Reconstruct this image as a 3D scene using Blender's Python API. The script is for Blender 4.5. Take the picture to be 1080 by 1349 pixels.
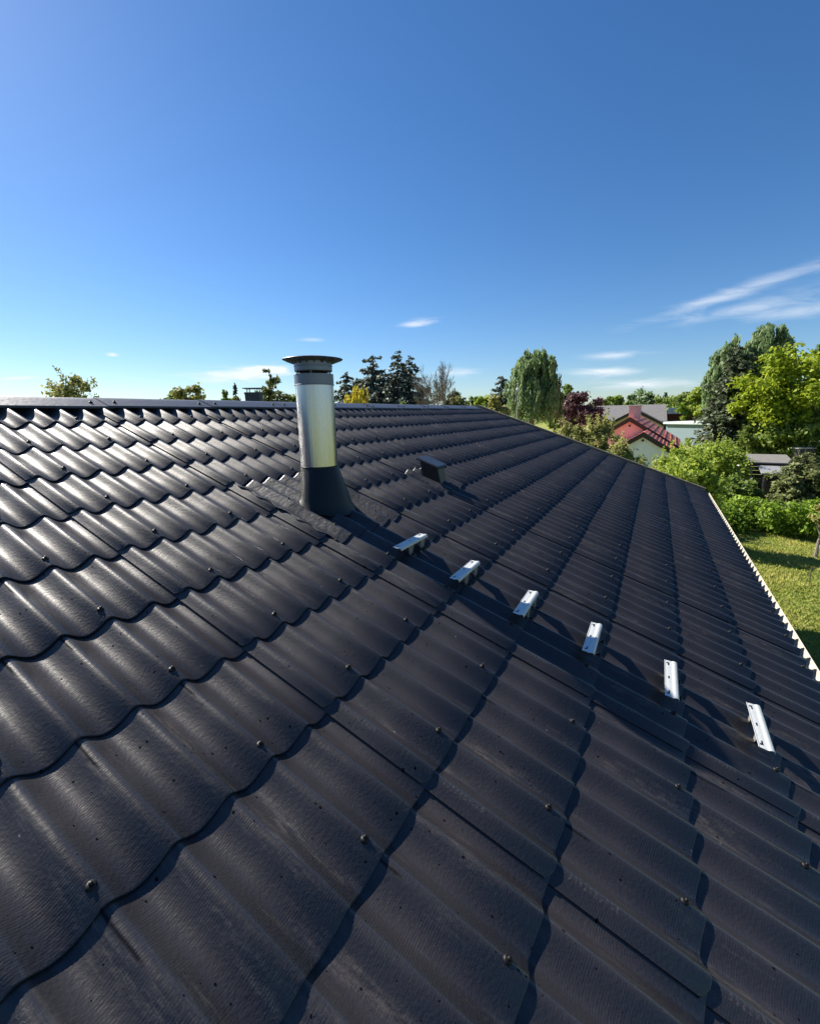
import bpy, bmesh, math, random
import numpy as np
from mathutils import Matrix, Vector

random.seed(7)
RNG = np.random.default_rng(11)
R_ = math.radians
scene = bpy.context.scene
for o in list(bpy.data.objects):
    bpy.data.objects.remove(o)

# ------------------------------------------------------------------ camera
GZ = 5.05                                   # the roof datum stands this far above the lawn
RW = np.array([[0.48090491, -0.87655784, -0.01941186], [-0.19878720, -0.08744336, -0.97613386], [0.85394035, 0.47328640, -0.21630042]])
CAM = np.array([-2.26012481, -4.64758134, -0.12441093]) + [0, 0, GZ]
FPX = 579.995
cd = bpy.data.cameras.new('camera')
cam = bpy.data.objects.new('camera', cd)
scene.collection.objects.link(cam)
cd.sensor_fit = 'HORIZONTAL'
cd.sensor_width = 36.0
cd.lens = FPX / 1080 * 36.0
cd.clip_start = 0.05
cd.clip_end = 3000
m3 = Matrix(((RW[0][0], -RW[1][0], -RW[2][0]), (RW[0][1], -RW[1][1], -RW[2][1]), (RW[0][2], -RW[1][2], -RW[2][2])))
cam.matrix_world = Matrix.Translation(Vector(CAM)) @ m3.to_4x4()
scene.camera = cam

# ------------------------------------------------------------------ light, sky
SUN = Vector((0.339, 2.478, 2.04)).normalized()      # towards the sun
EL = math.asin(SUN.z)
AZ = math.atan2(SUN.x, SUN.y)                         # from +Y towards +X
world = bpy.data.worlds.new('World')
scene.world = world
world.use_nodes = True
wn, wl = world.node_tree.nodes, world.node_tree.links
wn.clear()

def wnode(t, **k):
    n = wn.new(t)
    for a, b in k.items():
        setattr(n, a, b)
    return n

def wmath(op, a, b=None):
    n = wnode('ShaderNodeMath', operation=op)
    for i, v in enumerate((a, b)):
        if v is None:
            continue
        if isinstance(v, (int, float)):
            n.inputs[i].default_value = v
        else:
            wl.new(v, n.inputs[i])
    return n.outputs[0]

sky = wnode('ShaderNodeTexSky', sky_type='NISHITA', sun_disc=False)
sky.sun_elevation = EL
sky.sun_rotation = AZ
sky.altitude = 0
sky.air_density = 1.0
sky.dust_density = 0.22
sky.ozone_density = 4.5
tc = wnode('ShaderNodeTexCoord')
sep = wnode('ShaderNodeSeparateXYZ')
wl.new(tc.outputs['Generated'], sep.inputs[0])
az = wmath('ARCTAN2', sep.outputs[0], sep.outputs[1])          # from +Y towards +X, radians
elv = wmath('ARCSINE', sep.outputs[2])
cmb = wnode('ShaderNodeCombineXYZ')
wl.new(az, cmb.inputs[0]); wl.new(elv, cmb.inputs[1])
def wnoise(scale, detail, sx, sy, rot):
    mp = wnode('ShaderNodeMapping')
    mp.inputs['Scale'].default_value = (sx, sy, 1)
    mp.inputs['Rotation'].default_value = (0, 0, rot)
    wl.new(cmb.outputs[0], mp.inputs[0])
    nz = wnode('ShaderNodeTexNoise')
    nz.inputs['Scale'].default_value = scale
    nz.inputs['Detail'].default_value = detail
    nz.inputs['Roughness'].default_value = 0.62
    nz.inputs['Distortion'].default_value = 0.6
    wl.new(mp.outputs[0], nz.inputs[0])
    return nz.outputs[0]
nA = wnoise(3.0, 7, 4.0, 26.0, 0.0)
nB = wnoise(2.5, 7, 5.0, 24.0, 0.24)
# clouds: azimuth, elevation, half length, half height, tilt, amount, noise
CLOUDS = [(.726, .086, .095, .015, .05, 1.6, 0), (.775, .098, .05, .009, .01, 1.1, 0), (1.091, .187, .045, .009, .09, .6, 0), (1.47, .075, .080, .010, -.01, .7, 0), (1.169, .086, .06, .010, 0, .5, 0), (1.667, .192, .17, .014, .215, .34, 1), (1.70, .168, .15, .014, .12, .28, 1), (1.76, .152, .10, .016, -.05, .30, 1), (1.543, .049, .10, .011, -.03, .6, 0), (.5, .116, .012, .004, 0, .8, 0), (1.486, .106, .07, .008, 0, .4, 0), (.864, .156, .03, .005, .04, .4, 0), (.364, .071, .03, .004, .1, .6, 0)]
mask = None
for (ca, ce, la, le, tilt, amt, which) in CLOUDS:
    da = wmath('SUBTRACT', az, ca); de = wmath('SUBTRACT', elv, ce)
    c_, s_ = math.cos(tilt), math.sin(tilt)
    p = wmath('ADD', wmath('MULTIPLY', da, c_ / la), wmath('MULTIPLY', de, s_ / la))
    q = wmath('ADD', wmath('MULTIPLY', da, -s_ / le), wmath('MULTIPLY', de, c_ / le))
    r2 = wmath('ADD', wmath('MULTIPLY', p, p), wmath('MULTIPLY', q, q))
    g = wmath('POWER', 2.718, wmath('MULTIPLY', r2, -1.0))
    nn = nA if which == 0 else nB
    dens = wmath('MULTIPLY', wmath('MAXIMUM', wmath('SUBTRACT', wmath('ADD', nn, wmath('MULTIPLY', g, 0.45)), 0.60), 0.0), 3.2 * amt)
    dens = wmath('MULTIPLY', dens, g)
    mask = dens if mask is None else wmath('ADD', mask, dens)
mask = wmath('MINIMUM', mask, 0.9)
mixc = wnode('ShaderNodeMix', data_type='RGBA')
wl.new(mask, mixc.inputs[0])
hsv = wnode('ShaderNodeHueSaturation')
hsv.inputs['Saturation'].default_value = 1.18
wl.new(sky.outputs[0], hsv.inputs['Color'])
tint = wnode('ShaderNodeMix', data_type='RGBA', blend_type='MULTIPLY')
tint.inputs[0].default_value = 1.0
wl.new(hsv.outputs[0], tint.inputs[6]); tint.inputs[7].default_value = (.93, .995, 1.09, 1)
wl.new(tint.outputs[2], mixc.inputs[6])
mixc.inputs[7].default_value = (8.2, 8.6, 9.2, 1)
bg = wnode('ShaderNodeBackground')
bg.inputs[1].default_value = .054
wl.new(mixc.outputs[2], bg.inputs[0])
wo = wnode('ShaderNodeOutputWorld')
wl.new(bg.outputs[0], wo.inputs[0])

sd = bpy.data.lights.new('sun', 'SUN')
sd.energy = 5.0
sd.angle = R_(0.53)
sd.color = (1.0, 0.93, 0.82)
so = bpy.data.objects.new('sun', sd)
scene.collection.objects.link(so)
so.rotation_euler = SUN.to_track_quat('Z', 'Y').to_euler()
so.location = (0, 10, 30)

scene.view_settings.view_transform = 'Standard'
scene.view_settings.look = 'None'
scene.view_settings.exposure = 1.15
scene.view_settings.gamma = 1
scene.cycles.max_bounces = 6
scene.cycles.diffuse_bounces = 3
scene.cycles.glossy_bounces = 3
scene.cycles.transmission_bounces = 3
scene.cycles.use_denoising = True
scene.cycles.caustics_reflective = False
scene.cycles.caustics_refractive = False

# ------------------------------------------------------------------ helpers
def ray(px, py):
    d = np.array([(px - 540) / FPX, (py - 674.5) / FPX, 1.0]) @ RW
    return d

def at(px, py, D):
    """the point D metres away (measured along the ground) in the direction of the photo's (px, py)"""
    d = ray(px, py)
    return CAM + d * (D / math.hypot(d[0], d[1]))

def on_ground(px, py):
    d = ray(px, py)
    return CAM + d * ((0 - CAM[2]) / d[2])

def link(o, parent=None):
    scene.collection.objects.link(o)
    if parent is not None:
        o.parent = parent
    return o

def tag(o, label=None, cat=None, group=None, kind=None):
    if label: o['label'] = label
    if cat: o['category'] = cat
    if group: o['group'] = group
    if kind: o['kind'] = kind
    return o

def empty(name, loc, label=None, cat=None, group=None, rz=0.0, parent=None):
    o = bpy.data.objects.new(name, None)
    o.empty_display_size = 0.2
    o.location = loc
    o.rotation_euler = (0, 0, rz)
    link(o, parent)
    return tag(o, label, cat, group)

def copy_tree(o, parent=None):
    c = o.copy()
    scene.collection.objects.link(c)
    c.parent = parent
    for ch in list(o.children):
        copy_tree(ch, c)
    return c

def np_mesh(name, V, F, mat, parent=None, smooth=False, shade=None, nv=4, loc=(0, 0, 0)):
    """V (n,3); F (m,nv) quads or tris"""
    V = np.asarray(V, np.float32); F = np.asarray(F, np.int32)
    me = bpy.data.meshes.new(name)
    me.vertices.add(len(V)); me.vertices.foreach_set('co', V.ravel())
    me.loops.add(F.size); me.loops.foreach_set('vertex_index', F.ravel())
    me.polygons.add(len(F))
    me.polygons.foreach_set('loop_start', np.arange(0, F.size, F.shape[1], dtype=np.int32))
    me.polygons.foreach_set('loop_total', np.full(len(F), F.shape[1], np.int32))
    if smooth:
        me.polygons.foreach_set('use_smooth', np.ones(len(F), bool))
    if shade is not None:
        a = me.attributes.new('shade', 'FLOAT', 'POINT')
        a.data.foreach_set('value', np.asarray(shade, np.float32))
    me.update(calc_edges=True)
    me.validate()
    me.materials.append(mat)
    o = bpy.data.objects.new(name, me)
    o.location = loc
    return link(o, parent)

class MB:
    """collects shapes into one mesh"""
    def __init__(self): self.v = []; self.f = []
    def poly(self, pts, faces):
        n = len(self.v); self.v += [tuple(p) for p in pts]; self.f += [tuple(i + n for i in f) for f in faces]; return self
    def box(self, a, b, M=None):
        (x0, y0, z0), (x1, y1, z1) = a, b
        p = [(x0,y0,z0),(x1,y0,z0),(x1,y1,z0),(x0,y1,z0),(x0,y0,z1),(x1,y0,z1),(x1,y1,z1),(x0,y1,z1)]
        if M is not None: p = [tuple(M @ Vector(q)) for q in p]
        return self.poly(p, [(0,3,2,1),(4,5,6,7),(0,1,5,4),(1,2,6,5),(2,3,7,6),(3,0,4,7)])
    def prism(self, outline, d0, d1, fn):
        """outline: 2-D points; fn(p, d) -> 3-D"""
        n = len(outline)
        pts = [fn(p, d0) for p in outline] + [fn(p, d1) for p in outline]
        return self.poly(pts, [tuple(range(n))[::-1], tuple(range(n, 2*n))] + [(i, (i+1) % n, n + (i+1) % n, n + i) for i in range(n)])
    def tube(self, pts, rad, seg=8, cap=True):
        pts = [Vector(p) for p in pts]
        base = len(self.v)
        for i, p in enumerate(pts):
            d = (pts[min(i+1, len(pts)-1)] - pts[max(i-1, 0)]).normalized()
            a = d.orthogonal().normalized() if abs(d.z) > .9 else d.cross(Vector((0,0,1))).normalized()
            b = d.cross(a)
            r = rad[i] if hasattr(rad, '__len__') else rad
            for k in range(seg):
                t = 2*math.pi*k/seg
                self.v.append(tuple(p + (a*math.cos(t) + b*math.sin(t))*r))
        for i in range(len(pts)-1):
            for k in range(seg):
                q = base + i*seg
                self.f.append((q+k, q+(k+1) % seg, q+seg+(k+1) % seg, q+seg+k))
        if cap:
            self.f.append(tuple(base + k for k in range(seg))[::-1])
            self.f.append(tuple(base + (len(pts)-1)*seg + k for k in range(seg)))
        return self
    def lathe(self, prof, seg=48, c=(0,0,0)):
        base = len(self.v)
        for (r, z) in prof:
            for k in range(seg):
                t = 2*math.pi*k/seg
                self.v.append((c[0]+r*math.cos(t), c[1]+r*math.sin(t), c[2]+z))
        for i in range(len(prof)-1):
            for k in range(seg):
                q = base + i*seg
                self.f.append((q+k, q+(k+1) % seg, q+seg+(k+1) % seg, q+seg+k))
        return self
    def build(self, name, mat, parent=None, loc=(0,0,0), smooth=False, bevel=0.0, auto=None):
        me = bpy.data.meshes.new(name)
        me.from_pydata(self.v, [], self.f)
        me.materials.append(mat)
        bm = bmesh.new(); bm.from_mesh(me)
        bmesh.ops.recalc_face_normals(bm, faces=bm.faces)
        if smooth:
            for f in bm.faces: f.smooth = True
            for e in bm.edges:
                if len(e.link_faces) == 2 and e.calc_face_angle(0) > R_(auto or 40): e.smooth = False
        bm.to_mesh(me); bm.free()
        o = bpy.data.objects.new(name, me)
        o.location = loc
        link(o, parent)
        if bevel:
            b = o.modifiers.new('bevel', 'BEVEL'); b.width = bevel; b.segments = 2; b.limit_method = 'ANGLE'
        return o

# ------------------------------------------------------------------ materials
def new_mat(name):
    m = bpy.data.materials.new(name); m.use_nodes = True
    nt = m.node_tree; nt.nodes.clear()
    out = nt.nodes.new('ShaderNodeOutputMaterial')
    b = nt.nodes.new('ShaderNodeBsdfPrincipled')
    nt.links.new(b.outputs[0], out.inputs[0])
    return m, nt, b, out

class NT:
    def __init__(self, nt): self.nt = nt
    def n(self, t, **k):
        x = self.nt.nodes.new(t)
        for a, b in k.items(): setattr(x, a, b)
        return x
    def l(self, a, b): self.nt.links.new(a, b)
    def math(self, op, a, b=None, c=None, clamp=False):
        x = self.n('ShaderNodeMath', operation=op); x.use_clamp = clamp
        for i, v in enumerate((a, b, c)):
            if v is None: continue
            if isinstance(v, (int, float)): x.inputs[i].default_value = v
            else: self.l(v, x.inputs[i])
        return x.outputs[0]
    def noise(self, vec, scale, detail=4, rough=.55, sc=(1,1,1), dist=0):
        mp = self.n('ShaderNodeMapping'); mp.inputs['Scale'].default_value = sc
        self.l(vec, mp.inputs[0])
        x = self.n('ShaderNodeTexNoise'); x.inputs['Scale'].default_value = scale
        x.inputs['Detail'].default_value = detail; x.inputs['Roughness'].default_value = rough
        x.inputs['Distortion'].default_value = dist
        self.l(mp.outputs[0], x.inputs[0]); return x.outputs[0]
    def ramp(self, v, lo, hi):
        x = self.n('ShaderNodeMapRange'); x.inputs[1].default_value = lo; x.inputs[2].default_value = hi
        self.l(v, x.inputs[0]); return x.outputs[0]
    def mix(self, f, a, b):
        x = self.n('ShaderNodeMix', data_type='RGBA')
        for i, v in ((0, f), (6, a), (7, b)):
            if isinstance(v, (int, float)): x.inputs[i].default_value = v
            elif isinstance(v, tuple): x.inputs[i].default_value = (*v, 1)
            else: self.l(v, x.inputs[i])
        return x.outputs[2]

def plain(name, col, rough=.6, metal=0.0, var=.25, scale=6.0, bump=0.0, spec=.5):
    m, nt, b, out = new_mat(name); N = NT(nt)
    tcn = N.n('ShaderNodeTexCoord')
    nz = N.noise(tcn.outputs['Object'], scale, 5, .6)
    N.l(N.mix(nz, tuple(c*(1-var) for c in col), tuple(min(1, c*(1+var)) for c in col)), b.inputs['Base Color'])
    b.inputs['Roughness'].default_value = rough
    b.inputs['Metallic'].default_value = metal
    b.inputs['Specular IOR Level'].default_value = spec
    if bump:
        bp = N.n('ShaderNodeBump'); bp.inputs['Distance'].default_value = bump
        N.l(N.noise(tcn.outputs['Object'], scale*5, 4), bp.inputs['Height']); N.l(bp.outputs[0], b.inputs['Normal'])
    return m

def roof_material():
    m, nt, b, out = new_mat('painted_fibre_cement'); N = NT(nt)
    tcn = N.n('ShaderNodeTexCoord'); P = tcn.outputs['Object']
    sp = N.n('ShaderNodeSeparateXYZ'); N.l(P, sp.inputs[0])
    at_ = N.n('ShaderNodeAttribute', attribute_name='shade')
    big = N.noise(P, 1.6, 5, .6)
    streak = N.noise(P, 9, 5, .65, (1, .12, 1))
    dust = N.noise(P, 60, 5, .7, (1, .22, 1))
    base = N.mix(big, (.0165, .0165, .0195), (.0245, .0230, .0265))
    base = N.mix(N.math('MULTIPLY', at_.outputs['Fac'], .5), base, (.029, .0262, .0280))
    # brown dust lies in the troughs
    tro = N.math('MULTIPLY', N.ramp(sp.outputs[2], .012, -.020), N.ramp(N.noise(P, 6, 5, .65, (1, .35, 1)), .30, .62))
    base = N.mix(N.math('MULTIPLY', tro, .45), base, (.046, .038, .040))
    # chalky scuffs drawn out down the slope
    d = N.math('MULTIPLY', N.ramp(streak, .54, .70), N.ramp(dust, .42, .70), clamp=True)
    base = N.mix(N.math('MULTIPLY', d, .75), base, (.135, .118, .10))
    # dark runs below the laps, in some of the troughs
    uw = N.math('ADD', N.math('DIVIDE', sp.outputs[0], .177), 50.22 + .03)
    uw = N.math('ADD', uw, N.math('MULTIPLY', N.noise(P, 6, 3), .05))
    vw = N.math('ADD', N.math('DIVIDE', sp.outputs[1], -.47552), 50.0)
    cu = N.math('FLOOR', uw); cv = N.math('FLOOR', vw)
    cc = N.n('ShaderNodeCombineXYZ'); N.l(cu, cc.inputs[0]); N.l(cv, cc.inputs[1])
    wn_ = N.n('ShaderNodeTexWhiteNoise', noise_dimensions='2D'); N.l(cc.outputs[0], wn_.inputs['Vector'])
    ws_ = N.n('ShaderNodeSeparateColor'); N.l(wn_.outputs['Color'], ws_.inputs[0])
    fu = N.math('ABSOLUTE', N.math('SUBTRACT', N.math('SUBTRACT', uw, cu), .5))
    fv = N.math('SUBTRACT', vw, cv)
    ln_ = N.math('MULTIPLY', N.math('POWER', ws_.outputs[0], 2.0), .34)
    run = N.math('MULTIPLY', N.ramp(N.math('SUBTRACT', fv, ln_), .03, -.03), N.ramp(fu, .034, .006))
    run = N.math('MULTIPLY', run, N.math('GREATER_THAN', ws_.outputs[1], .72))
    base = N.mix(N.math('MULTIPLY', run, .65), base, (.006, .006, .008))
    # small dark flecks, in patches
    vo = N.n('ShaderNodeTexVoronoi'); vo.inputs['Scale'].default_value = 50
    mp = N.n('ShaderNodeMapping'); mp.inputs['Scale'].default_value = (1.0, .62, 0.0); N.l(P, mp.inputs[0]); N.l(mp.outputs[0], vo.inputs[0])
    wsp = N.n('ShaderNodeSeparateColor'); N.l(vo.outputs['Color'], wsp.inputs[0])
    lim = N.math('ADD', N.math('MULTIPLY', N.math('POWER', wsp.outputs[0], 3.0), .13), .055)
    patch = N.math('GREATER_THAN', N.noise(P, 6, 3), .44)
    fleck = N.math('MULTIPLY', N.math('LESS_THAN', vo.outputs['Distance'], lim), N.math('MULTIPLY', patch, N.math('GREATER_THAN', wsp.outputs[1], .30)))
    base = N.mix(N.math('MULTIPLY', fleck, .9), base, (.003, .003, .004))
    # pale specks
    vo2 = N.n('ShaderNodeTexVoronoi'); vo2.inputs['Scale'].default_value = 13
    N.l(mp.outputs[0], vo2.inputs[0])
    ws2 = N.n('ShaderNodeSeparateColor'); N.l(vo2.outputs['Color'], ws2.inputs[0])
    pale = N.math('MULTIPLY', N.math('LESS_THAN', vo2.outputs['Distance'], .035), N.math('GREATER_THAN', ws2.outputs[0], .7))
    base = N.mix(N.math('MULTIPLY', pale, .8), base, (.22, .21, .2))
    # worn embossed stamp beside the side laps
    us_ = N.math('FRACT', N.math('DIVIDE', N.math('ADD', sp.outputs[0], 106.2), 1.062))
    st = N.math('MULTIPLY', N.ramp(N.math('ABSOLUTE', N.math('SUBTRACT', us_, .042)), .0105, .009), N.ramp(N.math('ABSOLUTE', N.math('SUBTRACT', fv, .27)), .19, .185))
    chop = N.math('GREATER_THAN', N.math('SINE', N.math('MULTIPLY', sp.outputs[1], 2*math.pi/.017)), -.1)
    st = N.math('MULTIPLY', N.math('MULTIPLY', st, chop), N.math('GREATER_THAN', N.noise(P, 150, 2), .50))
    base = N.mix(N.math('MULTIPLY', st, .16), base, (.17, .165, .16))
    N.l(base, b.inputs['Base Color'])
    dull = N.math('SUBTRACT', 1.0, N.math('MULTIPLY', N.math('MAXIMUM', fleck, run), .9))
    N.l(N.math('MULTIPLY', dull, .32), b.inputs['Specular IOR Level'])
    rg = N.math('ADD', N.math('MULTIPLY', N.noise(P, 14, 5, .6), .16), .40)
    rg = N.math('ADD', rg, N.math('MULTIPLY', d, .2))
    N.l(rg, b.inputs['Roughness'])
    tg = N.n('ShaderNodeVectorTransform', vector_type='VECTOR', convert_from='OBJECT', convert_to='WORLD'); tg.inputs[0].default_value = (0, 1, 0)
    N.l(tg.outputs[0], b.inputs['Tangent']); b.inputs['Anisotropic'].default_value = .0
    N.l(N.math('MULTIPLY', dull, .50), b.inputs['Coat Weight']); b.inputs['Coat Roughness'].default_value = .26
    # fine felt ribs across the waves
    wob = N.math('MULTIPLY', N.noise(P, 3, 2), .12)
    rib = N.math('SINE', N.math('ADD', N.math('MULTIPLY', sp.outputs[1], 2*math.pi/.0078), wob))
    ribm = N.math('MULTIPLY', rib, N.ramp(N.noise(P, 5, 5, .7), .38, .72))
    h = N.math('ADD', N.math('MULTIPLY', ribm, .00015), N.math('MULTIPLY', N.noise(P, 90, 4), .0016))
    h = N.math('ADD', h, N.math('MULTIPLY', N.noise(P, 9, 3, .5, (1, .3, 1)), .004))
    h = N.math('ADD', h, N.math('ADD', N.math('MULTIPLY', fleck, .0015), N.math('MULTIPLY', st, .0008)))
    bp = N.n('ShaderNodeBump'); bp.inputs['Distance'].default_value = 1.0; bp.inputs['Strength'].default_value = .9
    N.l(h, bp.inputs['Height']); N.l(bp.outputs[0], b.inputs['Normal'])
    return m

ROOFM = roof_material()
M = {}
M['cap'] = plain('ridge_sheet', (.040, .043, .055), .42, 0, .25, 5, .003)
M['tan'] = plain('verge_timber', (.42, .33, .22), .7, 0, .3, 8, .002)
M['shadegalv'] = plain('shade_toned_galvanised', (.20, .19, .175), .55, .3, .2, 20)  # step legs: galvanised grey darkened, shade under the tread put into the colour
M['white'] = plain('white_plastic', (.46, .42, .345), .5, 0, .06, 10)
M['render'] = plain('white_render', (.80, .80, .78), .8, 0, .08, 4, .004)
M['screw'] = plain('painted_screw', (.006, .006, .007), .5, 0, .3, 40, 0, .25)
M['cone'] = plain('black_flashing_cone', (.008, .010, .013), .40, 0, .2, 6, 0, .3)
M['capmetal'] = plain('weathered_zinc', (.17, .185, .22), .42, .55, .2, 9)
M['black'] = plain('black_timber', (.012, .012, .014), .6, 0, .4, 9, .004)
M['blackplastic'] = plain('black_plastic', (.014, .020, .030), .42, 0, .2, 9)
M['grill'] = plain('vent_louvre', (.008, .010, .014), .6, 0, .2, 9)

def steel():
    m, nt, b, out = new_mat('brushed_stainless'); N = NT(nt)
    P = N.n('ShaderNodeTexCoord').outputs['Object']
    a = N.noise(P, 30, 4, .6, (1, 1, .02))
    N.l(N.mix(a, (.40, .41, .43), (.58, .59, .61)), b.inputs['Base Color'])
    b.inputs['Metallic'].default_value = 1
    N.l(N.math('ADD', N.math('MULTIPLY', a, .16), .20), b.inputs['Roughness'])
    bp = N.n('ShaderNodeBump'); bp.inputs['Distance'].default_value = .010
    N.l(N.noise(P, 11, 4, .6, (1, 1, .05)), bp.inputs['Height']); N.l(bp.outputs[0], b.inputs['Normal'])
    return m
M['steel'] = steel()
def galv():
    m, nt, b, out = new_mat('galvanised_step'); N = NT(nt)
    P = N.n('ShaderNodeTexCoord').outputs['Object']
    vo = N.n('ShaderNodeTexVoronoi'); vo.inputs['Scale'].default_value = 90; N.l(P, vo.inputs[0])
    N.l(N.mix(N.noise(P, 25, 4), (.50, .52, .51), (.62, .64, .62)), b.inputs['Base Color'])
    b.inputs['Metallic'].default_value = .35; b.inputs['Roughness'].default_value = .45
    bp = N.n('ShaderNodeBump'); bp.inputs['Distance'].default_value = .0008
    N.l(vo.outputs['Distance'], bp.inputs['Height']); N.l(bp.outputs[0], b.inputs['Normal'])
    return m
M['galv'] = galv()
def lead():
    m, nt, b, out = new_mat('crinkled_flashing'); N = NT(nt)
    P = N.n('ShaderNodeTexCoord').outputs['Object']
    N.l(N.mix(N.noise(P, 12, 5), (.018, .019, .023), (.040, .041, .046)), b.inputs['Base Color'])
    b.inputs['Metallic'].default_value = .1
    N.l(N.math('ADD', N.math('MULTIPLY', N.noise(P, 18, 4), .25), .28), b.inputs['Roughness'])
    bp = N.n('ShaderNodeBump'); bp.inputs['Distance'].default_value = .0020; bp.inputs['Strength'].default_value = .8
    N.l(N.noise(P, 48, 5, .6, (1, .6, 1), 1.4), bp.inputs['Height']); N.l(bp.outputs[0], b.inputs['Normal'])
    return m
M['lead'] = lead()

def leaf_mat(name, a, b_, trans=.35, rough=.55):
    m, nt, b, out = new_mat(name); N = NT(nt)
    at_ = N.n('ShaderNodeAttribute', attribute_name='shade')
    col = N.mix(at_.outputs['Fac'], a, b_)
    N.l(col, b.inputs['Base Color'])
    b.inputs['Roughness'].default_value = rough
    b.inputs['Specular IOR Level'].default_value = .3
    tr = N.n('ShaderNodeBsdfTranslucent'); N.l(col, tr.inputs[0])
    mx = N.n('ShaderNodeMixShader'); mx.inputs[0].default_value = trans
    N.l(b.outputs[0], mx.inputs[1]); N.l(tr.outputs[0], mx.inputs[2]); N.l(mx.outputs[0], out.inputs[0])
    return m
L = {}
L['fresh'] = leaf_mat('fresh_green_leaf', (.17, .26, .022), (.42, .50, .085), .50)
L['lime'] = leaf_mat('yellow_green_leaf', (.17, .245, .012), (.44, .52, .04), .50)
L['mid'] = leaf_mat('green_leaf', (.10, .165, .028), (.26, .34, .07), .45)
L['birch'] = leaf_mat('birch_leaf', (.13, .20, .08), (.33, .43, .20), .5)
L['dark'] = leaf_mat('conifer_needle', (.055, .080, .042), (.150, .180, .095), .28)
L['bluedark'] = leaf_mat('spruce_needle', (.05, .075, .062), (.13, .165, .13), .28)
L['olive'] = leaf_mat('olive_needle', (.085, .105, .035), (.22, .25, .085), .3)
L['purple'] = leaf_mat('purple_leaf', (.085, .045, .050), (.18, .098, .105), .35)
L['gold'] = leaf_mat('golden_leaf', (.34, .29, .02), (.65, .55, .06), .45)
L['bronze'] = leaf_mat('bronze_young_leaf', (.16, .175, .045), (.42, .41, .14), .45)
L['hedge'] = leaf_mat('hedge_leaf', (.10, .19, .018), (.36, .50, .05), .45)
M['bark'] = plain('bark', (.10, .075, .055), .9, 0, .35, 8, .02)
M['palebark'] = plain('pale_bark', (.22, .19, .16), .9, 0, .35, 8, .02)

# ------------------------------------------------------------------ the house and its corrugated roof
PITCH = R_(20.0); CP, SP = math.cos(PITCH), math.sin(PITCH)
SJ, SC = 1.062, 0.47552            # sheet width (six waves) and course depth
WAVE = .177; AMP = .0255; PH = .285
U0, U1 = -5*SJ, 10*SJ              # gable ends
VR = -.12                          # apex of the sheets, in v
VE = 6.215                         # eave
NROW = 13
STEP = .0106

def roofpt(u, v, h=0.0):
    return Vector((u, -v*CP - h*SP, GZ - v*SP + h*CP))

def wave(u):
    x = 2*math.pi*(u/WAVE - PH)
    return .004 + AMP*(.97*np.cos(x) + .11*np.cos(2*x) + .03*np.cos(3*x) - .08)

house = empty('house', (U0*.5 + U1*.5, VR*-CP, 0), 'low house in the foreground under a wide dark corrugated sheet roof', 'house')
HL = Vector(house.location)

def sheets(sign=1, fine=True):
    """all sheets of one slope in slope coordinates (x = u, y = -v, z = h)"""
    V = []; F = []; S = []; n0 = 0
    rng = np.random.default_rng(5 + sign)
    ncol = 15
    for j in range(ncol):
        ua = U0 + j*SJ
        for i in range(-1, NROW):
            # row i: lower edge at (i+1)*SC
            vlow = (i+1)*SC if i < NROW-1 else VE
            vtop = i*SC - .10
            if i == -1: continue
            if i == 0: vtop = VR
            wv = 22 if (fine and j < 9) else 12
            last = (j == ncol-1)
            ulen = SJ + (.0 if last else .045)
            us = np.linspace(ua, ua + ulen, int(6*wv) + 1)
            tw = rng.normal(0, .0012); sh = rng.random()
            jit = rng.normal(0, .0015)
            fl = (us - ua)/SJ
            cut = np.maximum(0, .022 - (us - ua))*.9           # mitred lower corner
            def hoff(v):
                return STEP*((v - i*SC)/SC) + tw*(v - i*SC)/SC
            def top(v, du=0):
                return wave(us) + hoff(v) + .0095*(1 - fl)
            rows = [np.full_like(us, vtop), np.full_like(us, (vtop+vlow)*.5), vlow - .004 - cut + jit, vlow - cut + jit]
            hs = [top(vtop), top((vtop+vlow)*.5), top(vlow), top(vlow) - .0022]
            nu = len(us)
            base = n0
            for v, h in zip(rows, hs):
                V.append(np.stack([us, -v, h], 1)); S.append(np.full(nu, sh))
            nr = 4
            k = np.arange(nu-1)
            for r in range(nr-1):
                a = base + r*nu + k
                F.append(np.stack([a, a+nu, a+nu+1, a+1], 1))
            n0 += nr*nu
            # lower edge face and underside
            vb = rows[3]; hb = hs[3]
            V.append(np.stack([us, -vb, hb], 1)); V.append(np.stack([us, -vb + .001, hs[2] - .0100], 1)); V.append(np.stack([us, -rows[0], hs[0] - .007], 1))
            S += [np.full(nu, sh)]*3
            for r in range(2):
                a = n0 + r*nu + k
                F.append(np.stack([a, a+nu, a+nu+1, a+1], 1))
            n0 += 3*nu
            # left side face
            vv = np.array([vtop, (vtop+vlow)*.5, vlow - .004 - cut[0]])
            hh = np.array([h[0] for h in hs[:3]])
            V.append(np.stack([np.full(3, us[0]), -vv, hh], 1)); V.append(np.stack([np.full(3, us[0]), -vv, hh - .0075], 1)); S += [np.full(3, sh)]*2
            for r in range(2):
                a = n0 + r
                F.append(np.array([[a, a+3, a+4, a+1]]))
            n0 += 6
            if last:
                hh = np.array([h[-1] for h in hs[:3]])
                V.append(np.stack([np.full(3, us[-1]), -vv, hh], 1)); V.append(np.stack([np.full(3, us[-1]), -vv, hh - .0075], 1)); S += [np.full(3, sh)]*2
                for r in range(2):
                    a = n0 + r
                    F.append(np.array([[a, a+1, a+4, a+3]]))
                n0 += 6
    return np.concatenate(V), np.concatenate(F), np.concatenate(S)

V, F, S = sheets(1)
roof = np_mesh('roof', V, F, ROOFM, house, smooth=True, shade=S)
roof.location = Vector((0, 0, GZ)) - HL
roof.rotation_euler = (PITCH, 0, 0)
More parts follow.
